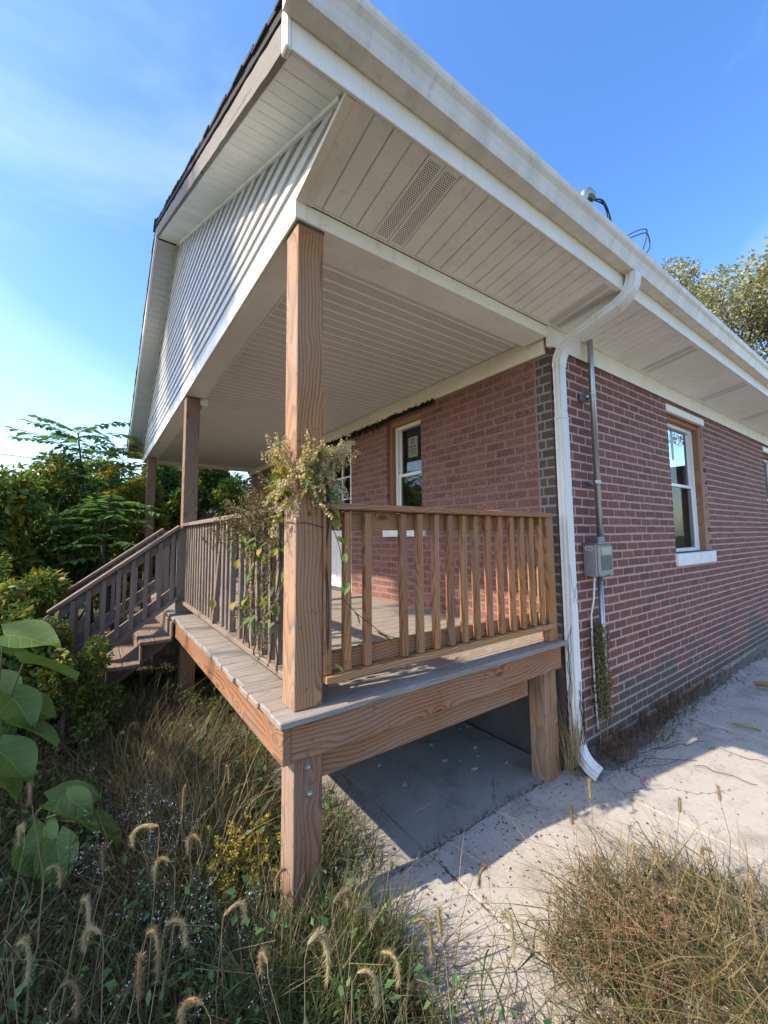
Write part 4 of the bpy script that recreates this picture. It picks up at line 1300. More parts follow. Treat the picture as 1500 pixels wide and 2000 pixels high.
def make_tree(name, label, base, h, crown_c, crown_r, n_leaf, leaf, lmat, trunk_r=.16, bark='bark', group=None, nclump=26, depth=2, lean=(0, 0)):
    t = thing(name, label, 'tree', base, group)
    m = MB(); tips = []
    b = Vector(base)
    top = b + Vector((lean[0], lean[1], h * .42))
    mid = b.lerp(top, .5) + Vector((rv(-.1, .1), rv(-.1, .1), 0))
    m.tube([tuple(b - Vector((0, 0, .15))), tuple(b + Vector((0, 0, .2))), tuple(mid), tuple(top)], [trunk_r * 1.5, trunk_r * 1.1, trunk_r * .9, trunk_r * .75], 9, False)
    for i in range(6):
        e = Vector((math.cos(i * 1.05 + .3), math.sin(i * 1.05 + .3), rv(.5, 1.4)))
        branchy(m, top - Vector((0, 0, rv(0, h * .1))), e, h * rv(.2, .28), trunk_r * .5, depth, tips, .6, 2)
    obj('trunk', m, bark, t, smooth=True)
    cl_ = []
    cc = Vector(crown_c)
    for tp in tips:
        dv = tp - cc
        s_ = math.sqrt((dv.x / crown_r[0]) ** 2 + (dv.y / crown_r[1]) ** 2 + (dv.z / crown_r[2]) ** 2)
        if s_ < 1.05:
            r_ = rv(.14, .26) * min(crown_r)
            cl_.append((tuple(tp), (r_, r_, r_ * .75), 1))
    for i in range(nclump):
        d_ = rdir(-.8, 1) * rv(.55, 1)
        r_ = rv(.16, .32) * min(crown_r)
        cl_.append(((cc.x + d_.x * crown_r[0], cc.y + d_.y * crown_r[1], cc.z + d_.z * crown_r[2]), (r_ * 1.15, r_ * 1.15, r_ * .8), 1.3))
    pts, out = crown_pts(cl_, n_leaf)
    v, f = leafy(n_leaf, pts, out, leaf[0], leaf[1], leaf[2])
    me = np_mesh('crown', v, f); me.materials.append(M[lmat])
    obj('crown', me, None, t)
    return t

# tall tree behind the roof on the right
make_tree('leafy_tree', 'tall pale green tree rising behind the house roof', (15.8, 2.4, -.04), 13, (15.4, 3.6, 7.7), (3.8, 6.2, 4.4), 75000, (.08, .16, .55), 'leaf_tree', .2, 'bark', nclump=44, depth=2)
# two front yard trees whose crowns dapple the gable and the garden (toward the sun)
make_tree('yard_tree', 'tall street side tree in front of the porch that shades the gable', (-13.2, 7.2, -.04), 17, (-12.4, 7.2, 16.0), (2.2, 5.4, 2.4), 24000, (.20, .34, .6), 'leaf_shrub', .26, 'bark', nclump=60, depth=1)
make_tree('yard_tree', 'lower broad yard tree in front of the porch that shades the weeds', (-9.4, 1.0, -.04), 8, (-9.2, 1.1, 5.5), (1.15, 2.3, 1.25), 13000, (.15, .26, .6), 'leaf_shrub', .15, 'bark', nclump=40, depth=1)

# shrubs in the front yard beyond the stairs
def shrub(name, label, c, r_, n_leaf, leaf, lmat, extra=None, nclump=16, cat='shrub', group='shrubs crowding the front yard'):
    t = thing(name, label, cat, (c[0], c[1], -.04), group)
    m = MB(); cl_ = []
    for i in range(nclump):
        d_ = rdir(-.75, 1) * rv(.35, 1)
        q = (c[0] + d_.x * r_[0], c[1] + d_.y * r_[1], max(.12, c[2] + d_.z * r_[2]))
        k_ = rv(.22, .42)
        cl_.append((q, (r_[0] * k_, r_[1] * k_, r_[2] * k_ * .8), 1))
        b0 = Vector((c[0] + rv(-.15, .15), c[1] + rv(-.15, .15), -.06))
        md = b0.lerp(Vector(q), .55) + Vector((rv(-.12, .12), rv(-.12, .12), rv(0, .2)))
        m.tube([tuple(b0), tuple(md), q], [.02, .014, .005], 5, False)
    obj('stems', m, 'bark', t)
    pts, out = crown_pts(cl_, n_leaf)
    v, f = leafy(n_leaf, pts, out, *leaf)
    me = np_mesh('foliage', v, f); me.materials.append(M[lmat])
    obj('foliage', me, None, t)
    if extra:
        n2 = n_leaf // 4  # yellower leaves, their share raised to stand in for sun on the shrubs
        pts, out = crown_pts(cl_, n2)
        v, f = leafy(n2, pts, out, *leaf)
        me = np_mesh('sun_tint_leaves', v, f); me.materials.append(M[extra])
        obj('sun_tint_leaves', me, None, t)
    return t
shrub('shrub', 'tall dense green shrub at the left edge behind the big leaves', (-4.15, 6.0, 1.5), (1.05, 1.0, 1.5), 13000, (.07, .15, .5), 'leaf_shrub', 'leaf_yellow', 24)
shrub('shrub', 'dark green shrub rising above the lower end of the stair railing', (-3.3, 7.2, 1.55), (.95, 1.0, 1.5), 11000, (.07, .14, .5), 'leaf_dark', 'leaf_yellow', 22)
shrub('shrub', 'yellowing shrub just left of the far porch post', (-2.45, 8.8, 1.7), (.85, .8, 1.7), 10000, (.08, .16, .55), 'leaf_yellow', 'leaf_shrub', 20)
shrub('shrub', 'round green shrub behind the top of the stair railing', (-1.5, 9.8, 2.0), (1.0, .8, 2.0), 11000, (.09, .18, .55), 'leaf_sap', 'leaf_yellow')
shrub('shrub', 'broad sunlit shrub seen under the far porch beam', (-.1, 10.6, 2.3), (1.5, .9, 2.3), 13000, (.08, .18, .55), 'leaf_shrub', 'leaf_yellow')
shrub('shrub', 'hazy blue green shrub at the far left of the yard', (-5.6, 9.8, 1.8), (1.4, 1.2, 1.9), 9000, (.09, .18, .5), 'leaf_dark', None, 22)
shrub('shrub', 'low brown tinged bush against the foot of the stair railing', (-3.02, 2.62, .42), (.36, .28, .42), 6500, (.02, .05, .5), 'moss_vine', 'leaf_yellow')
shrub('shrub', 'leafy green bush swallowing the lower end of the stair railing', (-3.85, 4.3, .95), (.75, .7, .95), 9000, (.05, .11, .5), 'leaf_shrub', 'leaf_yellow', 22)
shrub('shrub', 'weedy dark bush behind the big leaves', (-3.62, 2.75, .75), (.45, .42, .75), 9000, (.03, .08, .45), 'leaf_dark', 'leaf_yellow', 22)
shrub('shrub', 'tangled bush in front of the lower stair railing', (-3.32, 2.62, .72), (.30, .34, .72), 8000, (.03, .075, .45), 'leaf_shrub', 'leaf_yellow', 24)
shrub('shrub', 'leafy weed bush leaning over the middle steps', (-2.98, 2.5, .52), (.30, .24, .50), 7000, (.025, .06, .45), 'leaf_shrub', 'leaf_yellow', 22)
shrub('shrub', 'small seedy bush crowding the lowest steps', (-2.72, 2.45, .30), (.26, .22, .34), 5000, (.02, .05, .5), 'leaf_shrub', 'moss_vine', 18)
shrub('shrub', 'tall backlit thicket far behind the stairs', (-3.4, 12.5, 2.0), (1.8, 1.0, 2.1), 10000, (.10, .2, .5), 'leaf_sap', 'leaf_yellow', 22)

# saplings with feathered leaves
def frond(ml, ms, p, d_, ln, leaflet, n=8, droop=.5):
    d_ = Vector(d_).normalized(); q = Vector(p)
    pts = [tuple(q)]
    for i in range(n):
        d_ = (d_ + Vector((0, 0, -droop / n))).normalized()
        q = q + d_ * ln / n
        pts.append(tuple(q))
        s_ = d_.cross(Vector((0, 0, 1))).normalized()
        if i > 0:
            for sg in (-1, 1):
                e = (s_ * sg + d_ * .45 + Vector((rv(-.2, .2), rv(-.2, .2), -.35 + rv(-.2, .2)))).normalized()
                ml.leaf(q, e, Vector((rv(-.3, .3), rv(-.3, .3), 1)), leaflet * rv(.8, 1.15) * (1 - .35 * abs(i / n - .45)), leaflet * .44, .12)
    ml.leaf(q, d_, (0, 0, 1), leaflet, leaflet * .36)
    ms.tube(pts, [.006] * 2 + [.004] * (len(pts) - 2), 4, False)
def sapling(name, label, path, r0, fronds, leaflet, lmat, flen):
    t = thing(name, label, 'sapling', path[0], 'saplings above the shrubs')
    ms = MB(); ml = MB()
    ms.tube(path, [r0 * (1 - .75 * i / (len(path) - 1)) for i in range(len(path))], 7, False)
    for k in range(fronds):
        f_ = 1 - .5 * (k / fronds) ** 1.2
        i = min(int(f_ * (len(path) - 1)), len(path) - 2)
        p = Vector(path[i]).lerp(Vector(path[i + 1]), f_ * (len(path) - 1) - i)
        a = k * 2.4 + rv(-.3, .3)
        frond(ml, ms, p, (math.cos(a), math.sin(a), rv(.25, .9)), flen * rv(.8, 1.2), leaflet, 9, rv(.5, .9))
    obj('trunk', ms, 'bark', t)
    obj('crown', ml, lmat, t)
sapling('sapling', 'tall feathery green sapling standing against the bright sky', [(-2.75, 7.6, 0), (-2.85, 7.6, 1.0), (-3.0, 7.65, 2.0), (-3.02, 7.6, 2.9), (-3.12, 7.6, 3.7)], .045, 34, .24, 'leaf_sap', .85)
sapling('sapling', 'thin sapling with yellow leaves beside the far eave', [(-2.4, 8.3, 0), (-2.42, 8.3, 1.5), (-2.40, 8.3, 2.6), (-2.38, 8.25, 3.6)], .022, 22, .2, 'leaf_yellow', .5)
sapling('sapling', 'leaning sapling with broad green leaves behind the stair railing', [(-2.45, 5.9, 0), (-2.6, 6.0, .9), (-2.7, 6.1, 1.7), (-2.62, 6.15, 2.3)], .035, 22, .2, 'leaf_sap', .6)

# large leafed plant in the left foreground: every leaf its own part
LEAFN = 9
def big_leaf_mesh(L_, Wd, cup):
    m = MB(); rows = 7; cols = 4
    vs_ = []
    for i in range(rows + 1):
        t = i / rows
        hw = Wd / 2 * (math.sin(math.pi * min(1, t * .93 + .10)) ** .75) * (1.08 - .35 * t)
        if i == rows: hw = .002
        if i == 0: hw = Wd * .20
        for j in range(-cols, cols + 1):
            s_ = j / cols
            lobe = -.16 * L_ * (1 - t) ** 6 * abs(s_) ** 1.0
            vs_.append((t * L_ + lobe, s_ * hw, cup * Wd * abs(s_) ** 1.4 * .5 - .22 * L_ * t * t + .012 * L_ * math.sin(6 * t + 5 * s_) - .012 * L_ * (1 if j == 0 else 0)))
    n = 2 * cols + 1
    m.add(vs_, [(i * n + j, i * n + j + 1, (i + 1) * n + j + 1, (i + 1) * n + j) for i in range(rows) for j in range(n - 1)])
    return m
def big_plant(label, base, leaves):
    t = thing('broadleaf_plant', label, 'plant', base, 'big leaved plants')
    for (p, yaw_, pitch_, roll_, L_) in leaves:
        o_ = obj('leaf', big_leaf_mesh(L_, L_ * rv(.78, .9), rv(.2, .4)), 'leaf_big', t, p, (0, 0, 0), smooth=True)
        mw = Matrix.Translation(Vector(p)) @ Euler((R(roll_), R(pitch_), R(yaw_))).to_matrix().to_4x4()
        reg(o_, mw, t)
        b = Vector(base) + Vector((rv(-.05, .05), rv(-.05, .05), 0)); q = Vector(p)
        md = b.lerp(q, .6) + Vector((0, 0, .12))
        obj('stalk', MB().tube([tuple(b), tuple(md), tuple(q)], [.009, .007, .005], 6, False), 'stem', t)
big_plant('cluster of huge green leaves at the left edge above the weeds', (-3.25, 1.75, -.04), [
    ((-3.22, 1.76, 1.14), -30, 6, 25, 0.326), ((-3.10, 1.55, 1.00), -24, 10, -28, 0.317), ((-3.16, 1.62, 0.810), -50, 34, 15, 0.264),
    ((-3.14, 1.56, 0.651), -30, 14, -20, 0.299), ((-3.18, 1.46, 0.563), -45, 26, 10, 0.282), ((-3.26, 1.90, 0.836), -60, 28, 30, 0.264),
    ((-3.24, 1.52, 0.458), -35, 28, -10, 0.264), ((-3.12, 1.68, 0.739), -10, 30, 35, 0.229), ((-3.22, 1.70, 0.704), -70, 40, -30, 0.246), ((-3.28, 1.82, 1.05), -15, 15, -40, 0.246)])
big_plant('low group of broad green leaves hanging over the weeds', (-3.0, 1.15, -.04), [
    ((-2.88, .98, 0.352), -38, 8, -32, 0.238), ((-2.80, .94, 0.308), -24, 24, -15, 0.246), ((-2.88, .94, 0.255), -75, 40, 20, 0.211),
    ((-2.93, 1.04, 0.290), -95, 32, 10, 0.185), ((-2.92, 1.10, 0.370), -10, 5, 20, 0.229), ((-3.00, 1.02, 0.229), -60, 24, 5, 0.202), ((-2.85, 1.04, 0.396), -50, 20, 40, 0.176)])

# ---- grasses and weeds
def blades(name, label, n, pick, h, wd, mat, bend=(.1, .9), jit=.25, cat='weeds', lean=None):
    P = np.array([pick() for _ in range(n)])
    H_ = RNG.uniform(h[0], h[1], n) * (.55 + .45 * RNG.random(n))
    a = RNG.uniform(0, 2 * np.pi, n)
    bd = np.stack([np.cos(a), np.sin(a), np.zeros(n)], 1)
    if lean is not None: bd = bd + np.array(lean)
    tilt = RNG.normal(size=(n, 3)) * jit; tilt[:, 2] = 0
    b = RNG.uniform(*bend, n)
    wv = RNG.uniform(*wd, n)
    s_ = np.cross(bd, [0, 0, 1.]) + RNG.normal(size=(n, 3)) * .3; s_ /= np.linalg.norm(s_, axis=1, keepdims=True)
    K = 5
    V = np.zeros((n, K * 2, 3))
    for k_ in range(K):
        t = k_ / (K - 1)
        c = P + (np.array([0, 0, 1.]) + tilt) * (H_ * (t - .35 * b * t * t))[:, None] + bd * (H_ * b * .75 * t * t)[:, None]
        ww = (wv * (1 - t) ** .7 * (1 if k_ else .7) + .0004)[:, None]
        V[:, 2 * k_] = c - s_ * ww / 2; V[:, 2 * k_ + 1] = c + s_ * ww / 2
    base = (np.arange(n) * 2 * K)[:, None]
    F = np.concatenate([base + np.array([[2 * q, 2 * q + 1, 2 * q + 3, 2 * q + 2]]) for q in range(K - 1)], 0)
    me = np_mesh(name, V.reshape(-1, 3), F); me.materials.append(M[mat])
    return tag(obj(name, me, None), label, cat, kind='stuff')
def in_yard():
    while True:
        x_, y_ = rv(-4.6, -1.55), rv(-1.5, 4.2)
        if x_ > -1.72 + .1 * math.sin(y_ * 5) and rv(0, 1) > .12: continue
        if (x_ + 2.78) ** 2 + (y_ + 1.78) ** 2 < .55 ** 2: continue
        if x_ > -2.1 and -.06 < y_ < .2: continue
        return (x_, y_, -.05)
def ground_leaves(name, label, n, pick, zr_, L0, L1, mat, asp=.55):
    P_ = np.array([pick() for _ in range(n)]); P_[:, 2] = RNG.uniform(zr_[0], zr_[1], n) * RNG.random(n) ** .5
    nn = RNG.normal(size=(n, 3)) * .5; nn[:, 2] += .8
    dd = RNG.normal(size=(n, 3)); dd[:, 2] -= .2
    L_ = RNG.uniform(L0, L1, n)
    v, f = np_leaves(P_, dd, nn, L_, L_ * asp)
    me = np_mesh(name, v, f); me.materials.append(M[mat])
    return tag(obj(name, me, None), label, 'undergrowth', kind='stuff')
ground_leaves('undergrowth', 'small dark leaves of low weeds under the grass', 16000, in_yard, (.02, .34), .015, .05, 'leaf_dark')
ground_leaves('undergrowth', 'dead brown leaf litter under the weeds', 6000, in_yard, (-.02, .12), .02, .06, 'grass_dark')
def patch(c, r_, z=0.):
    def f():
        a = rv(0, 2 * math.pi); q = math.sqrt(rv(0, 1))
        return (c[0] + r_[0] * q * math.cos(a), c[1] + r_[1] * q * math.sin(a), z)
    return f
blades('weeds', 'dense green weeds and grass filling the front yard', 16000, in_yard, (.18, .55), (.004, .010), 'grass_green')
blades('weeds', 'dead brown grass tangled through the yard weeds', 19000, in_yard, (.14, .55), (.003, .007), 'grass_dark', (.4, 1.4), .5)
blades('weeds', 'straw coloured dry grass stems among the weeds', 5200, in_yard, (.2, .62), (.002, .005), 'grass_dry', (.2, 1.2), .45)
def long_stems():
    ms = MB()
    for _ in range(420):
        x_, y_, z_ = in_yard()
        if y_ > 3: continue
        d_ = Vector((rv(-1, 1), rv(-1, 1), rv(.3, 1.3))).normalized(); l_ = rv(.3, .75)
        p = Vector((x_, y_, -.03)); q = p + d_ * l_
        ms.tube([tuple(p), tuple(p.lerp(q, .55) + Vector((0, 0, .05))), tuple(q + Vector((0, 0, -.06)))], [.0016, .0013, .0006], 3, False)
    tag(obj('weeds', ms, 'stem_dry'), 'long bare straw stems crossing the front yard weeds', 'weeds', kind='stuff')
long_stems()
blades('weeds', 'sunlit tan grass tuft beside the corner post', 420, patch((-2.12, .85), (.28, .35), -.03), (.2, .5), (.003, .007), 'grass_dry', (.3, 1.1), .3)
blades('weeds', 'green grass growing round the foot of the corner post', 1300, patch((-2.0, -.26), (.34, .24), -.03), (.2, .52), (.004, .009), 'grass_green', (.2, .9), .3)
blades('weeds', 'straw coloured grass leaning on the foot of the corner post', 500, patch((-2.05, -.2), (.3, .2), -.03), (.2, .5), (.003, .006), 'grass_dry', (.3, 1.1), .35)
blades('weeds', 'tall dry grass rising toward the front deck edge', 1500, patch((-2.35, 1.1), (.28, .8), -.04), (.35, .75), (.003, .006), 'grass_dry', (.2, 1.1), .25)
blades('weeds', 'tall weeds hiding the side of the steps', 1500, patch((-2.55, 2.5), (.32, .25), -.04), (.3, .75), (.004, .008), 'grass_dark', (.2, 1.1), .25)
blades('weeds', 'tall dark weeds rising toward the front deck edge', 2200, patch((-2.4, 1.5), (.35, 1.0), -.04), (.3, .72), (.004, .008), 'grass_dark', (.2, 1.2), .3)
blades('weeds', 'grass tufts growing in the slab edge under the porch', 420, patch((-1.58, .55), (.16, .50), -.02), (.12, .36), (.004, .008), 'grass_green', (.3, 1.), .3)
def clump_r():
    while True:
        x_, y_ = rv(-1.65, .1), rv(-1.75, -.5)
        d_ = ((x_ + .84) / .72) ** 2 + ((y_ + 1.12) / .54) ** 2 + .35 * math.sin(x_ * 11) * math.sin(y_ * 9)
        if d_ < 1 and rv(0, 1) > d_ * .75: return (x_, y_, -.005)
blades('weeds', 'dry golden grass clump on the slabs at the lower right', 1700, clump_r, (.12, .50), (.003, .006), 'grass_dry', (.3, 1.4), .55, lean=(-.7, .5, 0))
blades('weeds', 'brown dead stalks in the lower right clump', 600, clump_r, (.10, .30), (.002, .004), 'red_weed', (.2, 1.2), .5, lean=(-.5, .35, 0))
blades('weeds', 'green blades mixed through the lower right clump', 1500, clump_r, (.10, .36), (.005, .012), 'grass_green', (.3, 1.3), .5, lean=(-.5, .3, 0))
def sprigs(name, label, n, pick, h, seed, mat_stem, mat_seed, nseed, spread=.5, cat='weeds'):
    """branched dry weeds: thin stems carrying many small seeds"""
    t = thing(name, label, cat, pick(), kind='stuff')
    ms = MB(); C_ = []
    for _ in range(n):
        p = Vector(pick()); hh = rv(*h)
        d_ = Vector((rv(-.4, .4), rv(-.4, .4), 1)).normalized()
        q = p + d_ * hh
        ms.tube([tuple(p), tuple(p.lerp(q, .5) + Vector((rv(-.02, .02), rv(-.02, .02), 0))), tuple(q)], [.0022, .0016, .0008], 3, False)
        for b in range(6):
            s0 = p.lerp(q, rv(.35, 1))
            e = s0 + (rdir(-.1, 1) * hh * spread * rv(.3, .7))
            ms.tube([tuple(s0), tuple(e)], [.001, .0006], 3, False)
            for k_ in range(nseed):
                C_.append(tuple(s0.lerp(e, rv(.2, 1)) + rdir() * .008))
    obj('stalks', ms, mat_stem, t)
    n_ = len(C_)
    v, f = np_leaves(np.array(C_), RNG.normal(size=(n_, 3)), RNG.normal(size=(n_, 3)), RNG.uniform(seed[0], seed[1], n_), RNG.uniform(seed[0], seed[1], n_) * .7)
    me = np_mesh('seeds', v, f); me.materials.append(M[mat_seed]); obj('seeds', me, None, t)
    return t
sprigs('weeds', 'rust red seedy weed at the front of the lower right clump', 60, patch((-1.02, -.82), (.36, .24)), (.12, .28), (.005, .010), 'stem_dry', 'red_weed', 13)
sprigs('weeds', 'paler seedy weeds at the back of the lower right clump', 24, patch((-.62, -1.1), (.42, .3)), (.15, .32), (.005, .009), 'stem_dry', 'grass_dry', 9)
sprigs('weeds', 'small white flowering asters among the dark yard weeds', 42, patch((-2.5, 1.0), (.34, .42), -.04), (.22, .42), (.006, .012), 'stem', 'flower_white', 9)
sprigs('weeds', 'scattered white flowers low in the front yard weeds', 40, patch((-2.45, -.1), (.35, .55), -.04), (.2, .40), (.005, .010), 'stem', 'flower_white', 4)
sprigs('goldenrod', 'yellow flowering goldenrod beside the corner post', 26, patch((-2.16, .36), (.10, .10), -.04), (.22, .42), (.006, .012), 'stem', 'flower_gold', 22, .35)
def wallbase():
    x_ = .15 + abs(random.gauss(0, 1)) * 1.5
    if x_ > 7: x_ = rv(.2, 4)
    y_ = -.01 - abs(random.gauss(0, .09)) * (1.6 if .3 < x_ < 1.3 else 1)
    return (x_, y_, max(-.005, .025 + y_ * .2))
sprigs('weeds', 'reddish brown weeds along the foot of the side wall', 200, wallbase, (.05, .16), (.005, .011), 'stem_dark', 'red_weed', 8)
blades('weeds', 'grey green grass along the foot of the side wall', 1800, wallbase, (.04, .16), (.002, .005), 'grass_dark', (.4, 1.2), .5)
blades('weeds', 'dry tan grass caught between the support post and the downspout', 170, lambda: (rv(-.06, .09), rv(-.13, -.015), rv(0, .25)), (.2, .5), (.002, .004), 'grass_dry', (.0, .5), .12)
nb_ = 90
bank = MB(); rows_ = []
for k_ in range(nb_ + 1):
    x_ = FWX + .08 + (7.5 - FWX) * k_ / nb_
    f_ = .55 + .45 * math.sin(x_ * 1.9 + .8) * math.sin(x_ * .7 + 1.2) + rv(-.12, .12)
    f_ = max(.15, f_) * (1.0 if x_ > .3 else .35)
    wd_ = .05 + .15 * f_
    rows_.append([(x_, .0, .065 * f_ + rv(-.006, .006)), (x_, -wd_ * .25, .045 * f_ + rv(-.008, .008)), (x_, -wd_ * .6, .015 * f_ + rv(-.004, .004)), (x_ + rv(-.02, .02), -wd_ - rv(0, .04), -.004)])
bank.add([q for r__ in rows_ for q in r__], [(k_ * 4 + j, k_ * 4 + j + 1, k_ * 4 + 5 + j, k_ * 4 + 4 + j) for k_ in range(nb_) for j in range(3)])
tag(obj('dirt', bank, 'soil_dry', smooth=True), 'strip of dirt banked against the foot of the side wall', 'dirt', kind='stuff')
def joints():
    if random.random() < .5: return (rv(-1.5, .1), .04 + random.gauss(0, .012), -.01)
    return (-1.245 + random.gauss(0, .015), rv(-1.6, .05), -.01)
blades('debris', 'dark dead grass and dirt caught in the slab joints', 900, joints, (.015, .06), (.002, .005), 'grass_dark', (.6, 1.5), .8, 'debris')

# ---- foxtails: each stem and drooping head a thing
FOX = [(-2.32, -0.77, 0.73, 0.17, 1), (-2.17, -0.62, 0.65, 0.12, 1), (-2.09, -0.60, 0.57, 0.11, 1), (-2.01, -0.80, 0.64, 0.13, 1), (-1.91, -0.80, 0.54, 0.10, 0), (-1.68, -0.84, 0.52, 0.13, 1), (-2.55, 0.03, 0.67, 0.16, -1), (-2.44, 0.21, 0.58, 0.11, 0), (-2.62, -0.35, 0.61, 0.14, 1), (-2.56, -0.26, 0.54, 0.13, 1), (-2.65, -0.51, 0.59, 0.12, 0), (-2.95, 0.44, 0.77, 0.12, 1), (-2.95, 0.33, 0.65, 0.12, -1), (-2.81, -0.26, 0.52, 0.12, 1), (-2.72, -0.20, 0.56, 0.11, -1), (-2.71, 0.16, 0.51, 0.10, 0), (-2.51, 0.01, 0.54, 0.12, -1), (-2.40, 0.06, 0.54, 0.14, -1), (-0.86, -0.69, 0.49, 0.09, 0), (-1.02, -0.69, 0.44, 0.09, 0), (-0.52, -0.93, 0.42, 0.07, 0), (-0.25, -1.01, 0.41, 0.08, 0), (-0.80, -0.85, 0.35, 0.09, -1), (-0.64, -1.09, 0.39, 0.07, -1), (-0.81, -1.09, 0.38, 0.08, 1), (-0.65, -1.20, 0.34, 0.06, 1), (-1.48, -0.60, 0.42, 0.10, -1), (-2.40, -0.31, 0.52, 0.12, 1), (-2.36, -0.60, 0.58, 0.12, -1), (-2.16, -0.74, 0.55, 0.12, 1), (-2.77, -0.05, 0.57, 0.12, 1), (-2.88, 0.29, 0.51, 0.11, 1), (-2.16, 0.64, 0.49, 0.09, 1), (-2.01, 0.78, 0.49, 0.08, 0), (-2.56, 1.42, 0.53, 0.10, 1), (-2.08, -0.03, 0.34, 0.10, -1), (-2.05, -0.69, 0.50, 0.12, 1), (-2.92, -0.05, 0.53, 0.13, 1), (-2.52, -0.60, 0.58, 0.13, -1), (-0.82, -0.96, 0.36, 0.08, 1)]
ORD = 'first second third fourth fifth sixth seventh eighth ninth tenth eleventh twelfth thirteenth fourteenth fifteenth sixteenth seventeenth eighteenth nineteenth twentieth twenty-first twenty-second twenty-third twenty-fourth twenty-fifth twenty-sixth twenty-seventh twenty-eighth twenty-ninth thirtieth'.split()
def screen_u(p):
    v_ = Vector(p[:3]) - CAM
    return v_.dot(rt) / v_.dot(fw)
for i, (x_, y_, z_, L_, kd) in enumerate(FOX):
    rightc = x_ > -1.5
    zone_ = 'r' if rightc else ('p' if y_ > .5 else 'y')
    rank_ = sorted([q for q in FOX if ('r' if q[0] > -1.5 else ('p' if q[1] > .5 else 'y')) == zone_], key=screen_u).index(FOX[i])
    how = 'upright' if kd == 0 else 'drooping'
    if i == 0: lab = 'largest drooping foxtail head in the foreground'
    elif rightc: lab = how + ' foxtail head at the lower right dry clump, ' + ORD[rank_] + ' from the left there'
    elif y_ > .5: lab = how + ' foxtail head deep in the shaded weeds by the porch, ' + ORD[rank_] + ' from the left'
    else: lab = how + ' foxtail head over the front yard weeds, ' + ORD[rank_] + ' from the left'
    t = thing('foxtail', lab, 'grass', (x_ + rv(-.12, .12), y_ + rv(-.12, .12), -.04), 'foxtails in the lower right clump' if rightc else ('foxtails by the porch' if y_ > .5 else 'foxtails in the front yard'))
    b0 = Vector(WM[t.name].translation); top = Vector((x_, y_, z_))
    # side to which the head nods, roughly across the view
    sdv = Vector((.807, -.59, 0)) * (kd if kd else rv(-.3, .3)) + Vector((rv(-.9, .9), rv(-.9, .9), 0))
    fall = rv(.45, 1.15); rise = rv(.05, .25)
    neck = [b0, b0.lerp(top, .5) + Vector((rv(-.05, .05), rv(-.05, .05), .02)), top - Vector((0, 0, .03)) - sdv * .01, top]
    obj('stem', MB().tube([tuple(q) for q in neck], [.0018, .0015, .0011, .001], 4, False), 'stem_dry', t)
    pts = []
    for k_ in range(11):
        s_ = k_ / 10
        if kd: pts.append(top + sdv.normalized() * L_ * (.75 - .4 * fall) * math.sin(min(1., s_ * 1.25) * math.pi / 2) + Vector((0, 0, L_ * (rise * math.sin(s_ * math.pi) - fall * max(0, s_ - .2) ** 1.4))))
        else: pts.append(top + Vector((sdv.x * .1, sdv.y * .1, 1)) * L_ * s_ * .9)
    m = MB().tube([tuple(q) for q in pts], [.0025] + [.0052] * 8 + [.004, .0015], 5, True)
    for k_ in range(300):
        s_ = rv(0, .99) * 10; j = int(s_)
        q = pts[j].lerp(pts[j + 1], s_ - j)
        ax, a1, a2 = onb(pts[j + 1] - pts[j])
        th = rv(0, 2 * math.pi)
        o_ = a1 * math.cos(th) + a2 * math.sin(th)
        e = q + o_ * rv(.009, .019) + ax * rv(.004, .016)
        sd2 = ax.cross(o_) * .0011
        m.add([tuple(q + sd2), tuple(q - sd2), tuple(e)], [(0, 1, 2)])
    obj('seed_head', m, 'foxtail' if random.random() < .55 else 'foxtail_brown', t)
    if random.random() < .7:
        mm = MB(); a = rv(0, 6.28); q = b0.lerp(top, rv(.3, .7)); d_ = Vector((math.cos(a), math.sin(a), .8))
        ps_ = []
        for k_ in range(6):
            s_ = k_ / 5
            ps_.append(q + d_ * .22 * s_ + Vector((0, 0, -.20 * s_ * s_)))
        for k_ in range(5):
            w0, w1 = .008 * (1 - k_ / 5) ** .6, .008 * (1 - (k_ + 1) / 5) ** .6
            sd2 = d_.cross(Vector((0, 0, 1))).normalized()
            mm.add([tuple(ps_[k_] - sd2 * w0 / 2), tuple(ps_[k_] + sd2 * w0 / 2), tuple(ps_[k_ + 1] + sd2 * w1 / 2), tuple(ps_[k_ + 1] - sd2 * w1 / 2)], [(0, 1, 2, 3)])
        obj('blade', mm, 'grass_green', t)

# ---- vines
def strands(t, n, start, mat, seed, per, up_=.8, ln=(.12, .3), out=.5, droop=.0):
    ms = MB(); C_ = []; Dr = []
    for _ in range(n):
        p, nrm = start()
        p = Vector(p); d_ = (Vector(nrm) * out + Vector((rv(-.5, .5), rv(-.5, .5), up_ * rv(.5, 1.3)))).normalized()
        q = p.copy(); L_ = rv(*ln); pts = [tuple(q)]
        for k_ in range(6):
            d_ = (d_ + Vector((rv(-.25, .25), rv(-.25, .25), rv(-.1, .2) - droop))).normalized()
            q2 = q + d_ * L_ / 6
            for s_ in range(per):
                C_.append(tuple(q.lerp(q2, rv(0, 1)) + rdir() * rv(.003, .013))); Dr.append(tuple(rdir() + Vector((0, 0, -.5))))
            q = q2; pts.append(tuple(q))
        ms.tube(pts, [.0016] * 4 + [.001] * (len(pts) - 4), 3, False)
    n_ = len(C_)
    v, f = np_leaves(np.array(C_), np.array(Dr), RNG.normal(size=(n_, 3)), RNG.uniform(seed[0], seed[1], n_), RNG.uniform(seed[0], seed[1], n_) * .75)
    me = np_mesh('seed_clusters', v, f); me.materials.append(M[mat])
    tag(obj('twigs', ms, 'stem_dry', t), kind='stuff'); tag(obj('seed_clusters', me, None, t), kind='stuff')
